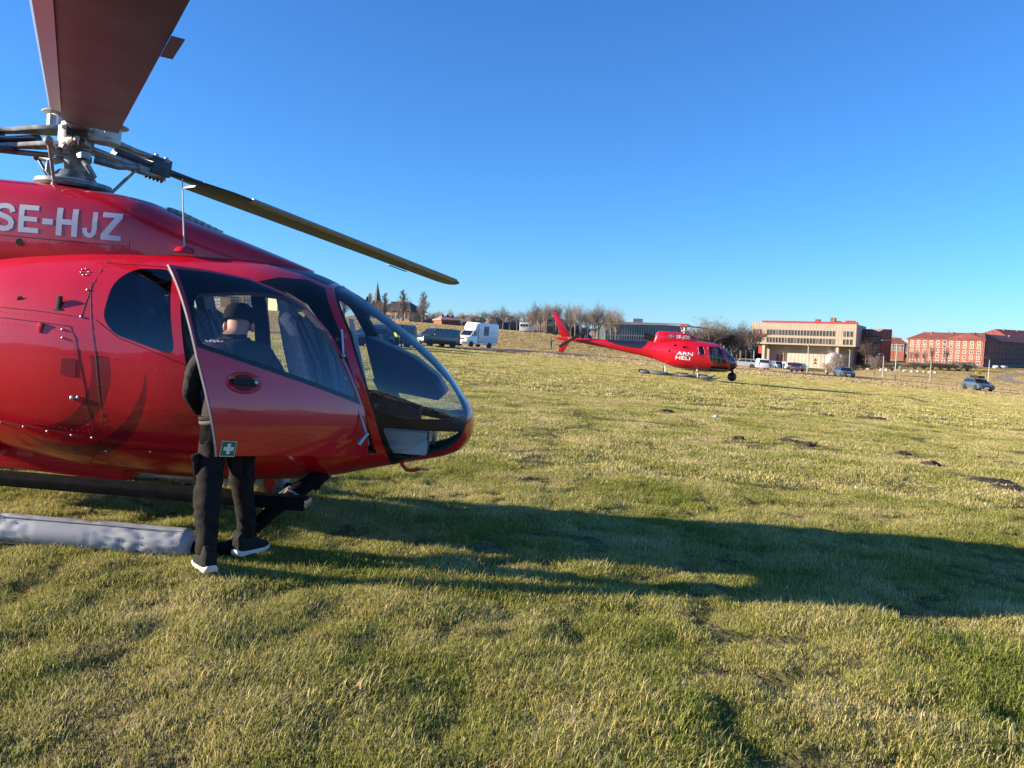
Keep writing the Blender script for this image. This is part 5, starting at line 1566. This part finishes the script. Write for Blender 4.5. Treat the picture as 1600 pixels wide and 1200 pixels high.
slab('brick_building', 'low red brick building between the brown one and the long block', 1377, 1412, 320, 316, 536, 565, BRICK, 14, (ROOFR, 2.4, .4), (.72, .88), WPANEL, ww=1.5, wh=1.5, ncol=7)

# ---- glass-fronted building behind the far helicopter ----------------------------
def glass_hall():
    T, Ln, zt, base = slab('glass_hall', 'glass fronted building with a pale flat roof behind the hovering helicopter', 945, 1070, 235, 236, 505.0, 540, mat('green_glass_wall', (.09, .14, .15), .15, spec=.8), 16)
    MB().box((Ln / 2, 8, zt + .35), (Ln + 1.2, 17.5, .6)).build('flat_roof', mat('pale_roof', (.55, .54, .52), .7), T)
    n_ = 34
    for k in range(n_ + 1): MB().box((.1 + (Ln - .2) * k / n_, -.10, zt / 2), (.13, .2, zt)).build('mullion', WFRAME, T)
    for fz in (.35, .68): MB().box((Ln / 2, -.08, zt * fz), (Ln, .14, .35)).build('floor_band', WFRAME, T)
    MB().box((Ln * .45, 8, zt + 1.2), (3, 3, 1.5)).build('roof_plant', HUBM, T)
glass_hall()
# ---- old brick hall with dark hipped roof and the church spire --------------------
slab('brick_hall', 'brown brick hall with a dark hipped roof behind the poplars', 590, 640, 300, 296, 485, 505, mat('ochre_brick', (.42, .20, .10), .85), 14, (SLATE, 3.9, .8), (.62,), WPANEL, ww=1.6, wh=1.9, ncol=7)
def spire():
    p = at_col(588.5, 420); T = empty('church_spire', p); tag(T, 'dark pointed church spire rising behind the trees', 'church')
    zt = top_z(588.5, 440, 420) - p.z; zb = top_z(588.5, 470, 420) - p.z
    MB().lathe([(2.6, zb - 1), (1.9, zb + 1.2), (.9, zb + (zt - zb) * .55), (.06, zt)], n=8).build('spire', mat('copper_dark', (.05, .07, .07), .6), T)
    MB().box((0, 0, zb / 2), (4.6, 4.6, zb)).build('tower', BRICKD, T)
spire()
# ---- yellow apartment blocks seen through the cabin -------------------------------
def flats(px0, px1, y0, y1, ztl, label, balc):
    T, Ln, zt, base = slab('yellow_flats', label, px0, px1, y0, y1, ztl, 500, YELL, 12, None, (.25, .42, .59, .76, .92), WPANE, 'yellow apartment blocks across the field', ww=1.3, wh=1.4, ncol=max(3, int(abs(px1 - px0) / 5.5)))
    MB().box((Ln / 2, 6, zt + .3), (Ln + .8, 12.8, .5)).build('flat_roof', SLATE, T)
    if balc:
        for fz in (.2, .38, .56, .74):
            for k in range(2):
                MB().box((Ln * (.3 + .35 * k), -.9, zt * fz + 1.0), (3.2, 1.7, 1.1)).build('balcony', mat('balcony_grey', (.16, .16, .18), .7), T)
flats(308, 346, 262, 258, 463, 'yellow apartment block at the left edge of the open door window', False)
flats(350, 376, 262, 262, 461, 'yellow apartment block just left of the cap seen through the door', False)
flats(378, 424, 255, 255, 460, 'long yellow apartment block behind the seat backs', False)
flats(433, 470, 235, 240, 459, 'yellow apartment block with stacked balconies seen through the door window', True)
slab('shaded_flats_end', 'grey shaded end of the apartment blocks right of the balconies', 471, 500, 240, 262, 465, 500, mat('shaded_render', (.16, .18, .22), .85), 12, None, (), ncol=3)  # shade on the end wall of the yellow flats, put into the colour
for a_, b_, yy in ((215, 262, 250), (265, 304, 258), (120, 205, 262)): flats(a_, b_, yy, yy + 4, 463, {215: 'yellow apartment block hidden mostly by the rear cabin', 265: 'yellow apartment block behind the door pillar', 120: 'yellow apartment block farthest to the left'}[a_], False)
# ---- low things beyond the mound ---------------------------------------------------
slab('red_shed', 'long low red wooden shed behind the dark van and truck', 690, 718, 190, 192, 500.5, 508, mat('falu_red', (.24, .07, .055), .8), 6, (mat('shed_roof', (.30, .2, .18), .8), 1.2, .3), (), ncol=3)
def cabin():
    p = at_col(821, 176)
    T = empty('site_cabin', p); T.scale = (.85, .85, .85); tag(T, 'white site cabin with a row of dark windows on the grassy rise', 'cabin')
    MB().box((0, 0, 1.35), (3.3, 2.4, 2.3)).build('shell', WP, T, bevel=.06)
    MB().box((1.9, .1, .75), (.5, 2.2, 1.1)).build('step_box', WP, T, bevel=.05)
    for k in range(4): window(T, -1.15 + .76 * k, -1.2, 1.75, .68, .7, 0, WPANE, WFRAME, .06, False)
    MB().box((0, 0, .12), (3.0, 2.0, .25)).build('chassis', PLAST, T)
cabin()

# ================================================================ TREES
BARK = mat('bark_grey', (.16, .125, .10), .95, var=.25, vscale=2)
TWIG = mat('twig_brown', (.21, .17, .145), .95, var=.2, vscale=1)
TWIGP = mat('poplar_twig', (.29, .22, .17), .95, var=.2, vscale=1)
TWIGD = mat('twig_dark', (.10, .075, .065), .95, var=.2, vscale=1)

def bare_tree(seed, h, style):
    """returns (trunk mesh, crown mesh): crown = every branch and twig"""
    r = random.Random(seed)
    tk, cr = MB(), MB()
    def rnd_perp(d):
        v = Vector((r.gauss(0, 1), r.gauss(0, 1), r.gauss(0, 1))); v -= d * v.dot(d)
        return v.normalized()
    def grow(mb, p, d, ln, rad, lev, maxlev):
        n_ = 3 if lev < 2 else 2
        pts, rr = [p], [rad]
        q = p.copy(); dd = d.copy()
        for i in range(n_):
            lift = {'poplar': .30, 'oak': .05, 'bush': .10, 'ash': .16}[style]
            dd = (dd + rnd_perp(dd) * .22 + Vector((0, 0, lift))).normalized()
            q = q + dd * ln / n_
            pts.append(q.copy()); rr.append(rad * (1 - .6 * (i + 1) / n_))
        mb.tube(pts, [max(x, .011) for x in rr], 5 if lev < 1 else 3, cap=False)
        if lev >= maxlev: return
        nb = {'poplar': (6, 5, 4), 'oak': (8, 6, 6, 4), 'bush': (8, 7, 6), 'ash': (7, 6, 6, 3)}[style]
        k = nb[min(lev, len(nb) - 1)]
        for i in range(k):
            t = .25 + .75 * (i + r.random()) / k
            j = min(int(t * n_), n_ - 1); u = t * n_ - j
            bp = pts[j].lerp(pts[j + 1], u)
            ang = {'poplar': .38, 'oak': .95, 'bush': .75, 'ash': .65}[style] * r.uniform(.7, 1.25)
            bd = (dd * cos(ang) + rnd_perp(dd) * sin(ang)).normalized()
            if style == 'oak' and bd.z < -.1: bd.z *= -.3
            grow(cr, bp, bd.normalized(), ln * r.uniform(.45, .66), rad * .42, lev + 1, maxlev)
    if style == 'poplar':
        tk.tube([(0, 0, -.5), (r.uniform(-.1, .1), 0, h * .4), (r.uniform(-.3, .3), 0, h * .8)], [h * .02, h * .014, h * .004], 6)
        for i in range(46):
            z = h * (.10 + .78 * i / 46); a = r.uniform(0, 2 * pi)
            d = Vector((cos(a) * .42, sin(a) * .42, 1)).normalized()
            grow(cr, Vector((0, 0, z)), d, h * .25 * (1 - .74 * i / 46), h * .0055 * (1 - .5 * i / 46), 1, 3)
    elif style == 'bush':
        for i in range(9):
            a = r.uniform(0, 2 * pi); d = Vector((cos(a) * r.uniform(.2, .9), sin(a) * r.uniform(.2, .9), 1)).normalized()
            grow(cr, Vector((cos(a) * .2, sin(a) * .2, 0)), d, h * .6, h * .014, 1, 4)
        tk.tube([(0, 0, -.3), (0, 0, h * .2)], [h * .03, h * .02], 6)
    else:
        top = h * (.34 if style == 'oak' else .42)
        lean = Vector((r.uniform(-.04, .04), r.uniform(-.04, .04), 1))
        tk.tube([Vector((0, 0, -.5)), lean * top * .5, lean * top], [h * .028, h * .021, h * .017], 7)
        nl = 9 if style == 'oak' else 7
        for i in range(nl):
            a = 2 * pi * i / nl + r.uniform(-.3, .3)
            sp = r.uniform(.35, 1.15) if style == 'oak' else r.uniform(.15, .55)
            d = Vector((cos(a) * sp, sin(a) * sp, 1)).normalized()
            grow(cr, lean * top * r.uniform(.72, 1.0), d, h * r.uniform(.34, .46), h * .010, 1, 4)
    return tk.mesh('trunk', False), cr.mesh('crown', False)

_tp = {}
def tree_mesh(style, variant):
    k = (style, variant)
    if k not in _tp:
        t, c = bare_tree(101 * variant + len(style) * 7, 10.0, style)
        t.materials.append(BARK); c.materials.append({'poplar': TWIGP, 'oak': TWIG, 'ash': TWIG, 'bush': TWIGP}[style])
        _tp[k] = (t, c)
    return _tp[k]

def tree(p, h, style, variant, label, group, name='bare_tree', wide=1.0, dark=False):
    t, c = tree_mesh(style, variant)
    T = empty(name, p, R.uniform(0, 6.28)); s = h / 10.0
    T.scale = (s * wide, s * wide, s)
    tag(T, label, 'bush' if style == 'bush' else 'tree', group)
    for nm, me in (('trunk', t), ('crown', c)):
        o = bpy.data.objects.new(nm, me); COL.objects.link(o); o.parent = T
        if dark and nm == 'crown':
            o.material_slots[0].link = 'OBJECT'; o.material_slots[0].material = TWIGD
    return T
def tree_px(px, ytop, y, style, variant, label, group, **kw):
    p = at_col(px, y); h = top_z(px, ytop, y) - p.z
    return tree(p, h, style, variant, label, group, **kw)

G1 = 'tall poplars by the brick hall'
for px, yt, y, v, lab in ((577, 456, 262, 0, 'bare poplar left of the church spire, just above the windscreen'), (600, 455, 255, 1, 'bare poplar just right of the church spire'), (629, 450, 232, 2, 'tall bare poplar in front of the brick hall roof'), (661, 453, 222, 0, 'tall bare poplar right of the brick hall, above the dark van'), (537, 444, 270, 1, 'bare poplar whose tip shows above the top of the windscreen')):
    tree_px(px, yt, y, 'poplar', v, lab, G1, name='poplar_tree', wide=2.0)
G2 = 'low bare trees along the rise'
for i in range(27):
    px = 560 + 10.8 * i + R.uniform(-3, 3)
    yt = (484 if px < 680 else 487) + R.uniform(-4, 7)
    tree_px(px, yt, R.uniform(200, 265), 'ash', i % 4, ORD[i] + ' bare tree from the left along the grassy rise', G2, wide=R.uniform(1.0, 1.5))
G3 = 'bare thicket behind the tail of the hovering helicopter'
for i in range(24):
    px = 826 + 6.1 * i + R.uniform(-3, 3)
    yt = 476 + R.uniform(0, 12) + (max(0, px - 925) * .20)
    tree_px(px, yt, R.uniform(150, 205), 'ash', i % 4, ORD[i] + ' slender bare tree from the left in the thicket behind the tail', G3, wide=R.uniform(.7, 1.05))
tree_px(1110, 487, 190, 'oak', 0, 'broad rounded bare tree behind the rotor of the hovering helicopter', None, name='oak_tree', wide=1.05)
G4 = 'dark trees below the broad oak'
for i in range(16):
    px = 1068 + 7.0 * i + R.uniform(-3, 3)
    tree_px(px, 514 + R.uniform(-4, 8), R.uniform(185, 225), 'ash', i % 4, ORD[i] + ' dark bare tree from the left in the clump beyond the helicopter nose', G4, wide=1.5, dark=True)
tree_px(1306, 545, 122, 'bush', 0, 'large round leafless bush in front of the pale office block', None, name='bare_bush', wide=.95)
tree_px(1292, 562, 125, 'bush', 1, 'smaller spreading leafless bush left of the round bush', None, name='bare_bush', wide=1.2)
tree_px(1366, 549, 160, 'oak', 1, 'small spreading bare tree in front of the brown brick building', None, wide=1.0)
tree_px(1352, 528, 215, 'oak', 0, 'bare tree against the brown brick building', None, wide=.8, dark=True)
tree_px(1386, 516, 345, 'oak', 1, 'bare tree crown showing above the low red brick building', None)
tree_px(1466, 513, 330, 'oak', 0, 'bare tree top showing over the ridge of the long brick block', None, wide=1.3)
G5 = 'young trees before the long brick block'
for ny_, px in enumerate((1422, 1432, 1444, 1455, 1478)):
    tree_px(px, 541 + R.uniform(-2, 8), 205, 'ash', int(px) % 4, ORD[ny_] + ' slender young tree from the left in front of the sunlit brick wing', G5, wide=.7)
G6 = 'shrubs at the foot of the brick buildings'
for i in range(14):
    px = 1335 + 13.5 * i
    tree_px(px, 566 + R.uniform(-4, 3), 200, 'bush', i % 2, ORD[i] + ' low shrub from the left in the hedge below the brick buildings', G6, name='shrub', wide=2.2, dark=True)

# ---- far-off woods that read as one mass --------------------------------------------
def wood(name, spots, mt, parent=None):
    mb = MB()
    for (p, h, w) in spots:
        r_ = R.random() * 50
        base = len(mb.v)
        mb.sphere((p.x, p.y, p.z + h * .45), 1.0, 9, 7, (w, w, h * .55))
        for i in range(base, len(mb.v)):
            v = Vector(mb.v[i]); c = Vector((p.x, p.y, p.z + h * .45))
            k = 1 + .38 * noise.noise((v - c) * (1.6 / max(1, w)) + Vector((r_, 0, 0))) + .2 * noise.noise((v - c) * (5 / max(1, w)) + Vector((r_, 3, 0)))
            mb.v[i] = tuple(c + (v - c) * k)
    o = mb.build(name, mt, None)
    return tag(o, kind='stuff')
FAR = mat('far_wood', (.11, .09, .085), 1.0, col2=(.17, .14, .12), vscale=.25, bump=1.0, bscale=1.5)
sp = []
for i in range(260):
    px = R.uniform(-400, 1750); y = R.uniform(420, 520)
    p = at_col(px, y); 
    h = (top_z(px, (494 if px < 880 else 510 + .05 * (px - 880)) if px > 500 else 470 + .04 * px, y) - p.z) * R.uniform(.8, 1.05)
    sp.append((p, max(4, h), R.uniform(6, 12)))
o = wood('distant_wood', sp, FAR); tag(o, 'far-off band of leafless wood along the skyline', 'wood')
sp = []
for i in range(160):
    a = R.uniform(pi * 1.12, pi * 1.95); d = R.uniform(110, 170)
    x, y = cos(a) * d, sin(a) * d
    sp.append((Vector((x, y, ground_z(x, y))), R.uniform(5, 9), R.uniform(4, 8)))
o = wood('distant_wood', sp, FAR); tag(o, 'belt of trees behind the viewer, seen only as a reflection', 'wood')

# ================================================================ GRASS
def blade_mat(name, stops):
    mt = bpy.data.materials.new(name); mt.use_nodes = True
    n, l = mt.node_tree.nodes, mt.node_tree.links
    b = n['Principled BSDF']; b.inputs['Roughness'].default_value = .6; b.inputs['Specular IOR Level'].default_value = .25
    oi = n.new('ShaderNodeObjectInfo'); geo = n.new('ShaderNodeNewGeometry')
    nz = n.new('ShaderNodeTexNoise'); nz.inputs['Scale'].default_value = .9; nz.inputs['Detail'].default_value = 4
    l.new(geo.outputs['Position'], nz.inputs['Vector'])
    ad = n.new('ShaderNodeMath'); ad.operation = 'ADD'
    at = n.new('ShaderNodeAttribute'); at.attribute_name = 'tone'
    m1 = n.new('ShaderNodeMath'); m1.operation = 'MULTIPLY'; m1.inputs[1].default_value = .9
    l.new(at.outputs['Fac'], m1.inputs[0])
    m2 = n.new('ShaderNodeMath'); m2.operation = 'MULTIPLY_ADD'; m2.inputs[1].default_value = 1.3; m2.inputs[2].default_value = -.62
    l.new(nz.outputs[0], m2.inputs[0])
    l.new(m1.outputs[0], ad.inputs[0]); l.new(m2.outputs[0], ad.inputs[1])
    r = n.new('ShaderNodeValToRGB'); e = r.color_ramp.elements
    while len(e) < len(stops): e.new(.5)
    for i, (p, c) in enumerate(stops): e[i].position = p; e[i].color = (*c, 1)
    l.new(ad.outputs[0], r.inputs[0]); l.new(r.outputs[0], b.inputs['Base Color'])
    tr = n.new('ShaderNodeBsdfTranslucent'); l.new(r.outputs[0], tr.inputs[0])
    mx = n.new('ShaderNodeMixShader'); mx.inputs[0].default_value = .35
    l.new(b.outputs[0], mx.inputs[1]); l.new(tr.outputs[0], mx.inputs[2]); l.new(mx.outputs[0], n['Material Output'].inputs[0])
    return mt
GRM = blade_mat('grass_blades', [(0.0, (.14, .20, .022)), (.3, (.31, .335, .055)), (.55, (.52, .455, .145)), (.8, (.70, .575, .30)), (1.0, (.78, .66, .43))])

DRYM = blade_mat('dry_grass_blades', [(0.0, (.24, .21, .07)), (.4, (.42, .33, .15)), (.7, (.52, .39, .21)), (1.0, (.58, .45, .27))])

def tuft(seed, n_, rad, hmin, hmax, wd, flop, mean=.45, gm=None, sd=.28):
    r = random.Random(seed)
    V, Fc, tone = [], [], []
    for i in range(n_):
        a, q = r.uniform(0, 2 * pi), rad * sqrt(r.random())
        x, y = q * cos(a), q * sin(a)
        b = r.uniform(0, 2 * pi); h = r.uniform(hmin, hmax); lean = r.uniform(.2, 1.0) * flop
        dx, dy = cos(b), sin(b)
        w = wd * r.uniform(.7, 1.3); px_, py_ = -dy * w / 2, dx * w / 2
        o = len(V)
        if r.random() < .28:      # straight stalks lying every which way
            el = r.uniform(.1, 1.0); h *= r.uniform(.9, 1.5); px_ *= .7; py_ *= .7
            x1, y1, z1 = x + dx * h * .5 * cos(el), y + dy * h * .5 * cos(el), .008 + h * .5 * sin(el)
            x2, y2, z2 = x + dx * h * cos(el), y + dy * h * cos(el), .010 + h * sin(el)
        else:
            x1, y1, z1 = x + dx * h * .28 * lean, y + dy * h * .28 * lean, h * (.55 - .1 * lean)
            x2, y2, z2 = x + dx * h * .85 * lean, y + dy * h * .85 * lean, h * max(.25, 1.0 - .55 * lean)
        V += [(x - px_, y - py_, -.015), (x + px_, y + py_, -.015), (x1 - px_ * .8, y1 - py_ * .8, z1), (x1 + px_ * .8, y1 + py_ * .8, z1), (x2, y2, z2)]
        Fc += [(o, o + 1, o + 3, o + 2), (o + 2, o + 3, o + 4)]
        t = min(1, max(0, r.gauss(mean, sd)))
        tone += [t * .9, t * .9, t, t, min(1, t + .12)]
    me = bpy.data.meshes.new('grass_tuft'); me.from_pydata(V, [], Fc)
    at = me.attributes.new('tone', 'FLOAT', 'POINT'); at.data.foreach_set('value', tone)
    me.materials.append(gm or GRM)
    return bpy.data.objects.new('grass_tuft', me)

def grass_field(name, protos, pts, label):
    """points with scale and rotation, instanced with geometry nodes"""
    col = bpy.data.collections.new(name + '_tufts')
    for o in protos: col.objects.link(o)
    me = bpy.data.meshes.new(name)
    me.from_pydata([p[:3] for p in pts], [], [])
    for nm, k in (('sc', 3), ('rot', 4)):
        a = me.attributes.new(nm, 'FLOAT', 'POINT'); a.data.foreach_set('value', [p[k] for p in pts])
    o = bpy.data.objects.new(name, me); COL.objects.link(o)
    ng = bpy.data.node_groups.new(name + '_nodes', 'GeometryNodeTree')
    ng.interface.new_socket('Geometry', in_out='INPUT', socket_type='NodeSocketGeometry')
    ng.interface.new_socket('Geometry', in_out='OUTPUT', socket_type='NodeSocketGeometry')
    n, l = ng.nodes, ng.links
    gi, go = n.new('NodeGroupInput'), n.new('NodeGroupOutput')
    m2p = n.new('GeometryNodeMeshToPoints'); ci = n.new('GeometryNodeCollectionInfo'); io = n.new('GeometryNodeInstanceOnPoints')
    ci.inputs['Collection'].default_value = col; ci.inputs['Separate Children'].default_value = True; ci.inputs['Reset Children'].default_value = True
    io.inputs['Pick Instance'].default_value = True
    def attr(nm):
        a = n.new('GeometryNodeInputNamedAttribute'); a.data_type = 'FLOAT'; a.inputs['Name'].default_value = nm; return a.outputs['Attribute']
    rv = n.new('FunctionNodeRandomValue'); rv.data_type = 'INT'
    rv.inputs[4].default_value = 0; rv.inputs[5].default_value = len(protos) - 1
    cx = n.new('ShaderNodeCombineXYZ'); l.new(attr('rot'), cx.inputs[2])
    e2r = n.new('FunctionNodeEulerToRotation'); l.new(cx.outputs[0], e2r.inputs[0])
    l.new(gi.outputs[0], m2p.inputs[0]); l.new(m2p.outputs[0], io.inputs['Points']); l.new(ci.outputs[0], io.inputs['Instance'])
    l.new(rv.outputs[2], io.inputs['Instance Index']); l.new(e2r.outputs[0], io.inputs['Rotation']); l.new(attr('sc'), io.inputs['Scale'])
    l.new(io.outputs[0], go.inputs[0])
    md = o.modifiers.new('grass', 'NODES'); md.node_group = ng
    return tag(o, label, 'grass', kind='stuff')

near_t = [tuft(11 + i, 62, .12, .014, .046 + .010 * (i % 3), .0042, 1.2) for i in range(5)] + [tuft(31, 40, .10, .03, .09, .0040, 1.0), tuft(32, 70, .13, .012, .035, .005, 1.5), tuft(33, 60, .13, .012, .04, .005, 1.5, .7), tuft(34, 60, .12, .015, .05, .005, 1.3, .22)]
mid_t = [tuft(51 + i, 46, .20, .016, .046, .007, 1.2, (.40, .50, .55, .60, .66)[i], None, .2) for i in range(5)]
far_t = [tuft(71 + i, 40, .45, .015, .045, .018, 1.1, .60, None, .14) for i in range(4)]
far2_t = [tuft(91 + i, 30, .55, .015, .035, .04, 1.0, .66, DRYM) for i in range(4)]
MOLE = [(1237, 692, .28), (1262, 697, .16), (1545, 754, .30), (1580, 766, .22), (1410, 712, .13), (1455, 728, .13), (1150, 688, .10), (1040, 644, .16), (1370, 655, .3), (1290, 650, .22)]
mole_xy = [(on_ground(a, b).xy, c) for a, b, c in MOLE]
_road = [Vector(q) for q in road_pts]
def near_road(x, y, w=3.3):
    p = Vector((x, y))
    for a, b in zip(_road[:-1], _road[1:]):
        ab = b - a; t_ = max(0, min(1, (p - a).dot(ab) / ab.length_squared))
        if (p - a - ab * t_).length < w: return True
    return False
def scatter(n_, y0, y1, s0, s1, seed, powr=1.0, far_ok=False):
    r = random.Random(seed); out = []
    while len(out) < n_:
        u = r.random()
        y = y0 * (y1 / y0) ** u if powr == 0 else y0 + (y1 - y0) * u ** powr
        hw = .74 * y + 1.2
        x = r.uniform(-hw, hw)
        if any((Vector((x, y)) - m_).length < rr * .8 for m_, rr in mole_xy): continue
        cl = noise.noise(Vector((x * 1.1, y * 1.1, 5.0)))
        c2_ = noise.noise(Vector((x * 3.6, y * 3.6, 1.0)))
        if r.random() > .74 + cl * .35 + c2_ * .7: continue
        if far_ok and near_road(x, y): continue
        s = r.uniform(s0, s1) * (1 + .8 * max(-.5, cl) + .85 * max(-.5, c2_))
        out.append((x, y, ground_z(x, y) + micro(x, y), s, r.uniform(0, 6.28)))
    return out
grass_field('grass', near_t, scatter(42000, 1.7, 9.5, .58, .92, 1, .8), 'short tufted green and straw coloured grass around the parked helicopter')
grass_field('grass', mid_t, scatter(38000, 9.0, 24, .68, 1.0, 2, .85), 'short grass of the middle field')
grass_field('grass', far_t, scatter(36000, 23, 75, .8, 1.15, 3, .8), 'short dry grass of the far field')
grass_field('grass', far2_t, scatter(34000, 73, 215, 1.5, 2.2, 4, .75, True), 'dry straw coloured grass beyond the hovering helicopter')

# ---- bare soil patches ----------------------------------------------------------------
SOIL = mat('dark_soil', (.055, .038, .028), 1.0, var=.4, vscale=20, bump=.8, bscale=25)
for nm_, (xy, rr) in enumerate(sorted(mole_xy, key=lambda q: q[0].x / q[0].y)):
    V, Fc = [], []
    nr, na = 6, 22
    for i in range(nr + 1):
        for j in range(na):
            a = 2 * pi * j / na; q = rr * i / nr * (1 + .35 * noise.noise(Vector((cos(a) * 1.3, sin(a) * 1.3, xy.x))))
            x, y = xy.x + cos(a) * q * 1.5, xy.y + sin(a) * q
            h = .07 * (1 - (i / nr) ** 2) + .035 * noise.noise(Vector((x * 14, y * 14, 2))) * (i < nr) - (.02 if i == nr else 0)
            V.append((x, y, ground_z(x, y) + micro(x, y) + h))
    for i in range(nr):
        for j in range(na): Fc.append((i * na + j, (i + 1) * na + j, (i + 1) * na + (j + 1) % na, i * na + (j + 1) % na))
    me = bpy.data.meshes.new('molehill'); me.from_pydata(V, [], Fc)
    o = link_mesh('molehill', me, SOIL, None, 180)
    tag(o, ORD[nm_] + ' patch of dark dug-up soil from the left in the field', 'soil patch', 'soil patches in the grass')

# ---- small things lying in the grass ---------------------------------------------------
def flat_scrap(name, px, py, r, mt, label, cat, n_=9):
    p = on_ground(px, py); rr_ = random.Random(px)
    V = [(0, 0, .012)]
    for k in range(n_):
        a = 2 * pi * k / n_; q = r * (1 + .35 * cos(3 * a) + rr_.uniform(-.15, .15))
        V.append((cos(a) * q, sin(a) * q * .75, .018 * sin(2 * a + 1) + .012))
    top = len(V)
    V += [(x, y, z - .003) for x, y, z in V]
    Fc = [(0, 1 + k, 1 + (k + 1) % n_) for k in range(n_)] + [(top, top + 1 + (k + 1) % n_, top + 1 + k) for k in range(n_)] + [(1 + k, top + 1 + k, top + 1 + (k + 1) % n_, 1 + (k + 1) % n_) for k in range(n_)]
    me = bpy.data.meshes.new(name); me.from_pydata(V, [], Fc)
    o = link_mesh(name, me, mt); o.location = (p.x, p.y, p.z + micro(p.x, p.y) + .045); o.rotation_euler = (radians(18), radians(-12), 1.0)
    tag(o, label, cat)
flat_scrap('fallen_leaf', 1228, 928, .03, mat('orange_leaf', (.45, .20, .06), .7), 'small orange fallen leaf lying in the shadow on the grass', 'leaf')
flat_scrap('paper_scrap', 1118, 655, .10, mat('white_paper', (.75, .74, .70), .7), 'small white scrap of paper lying in the sunlit field', 'litter')
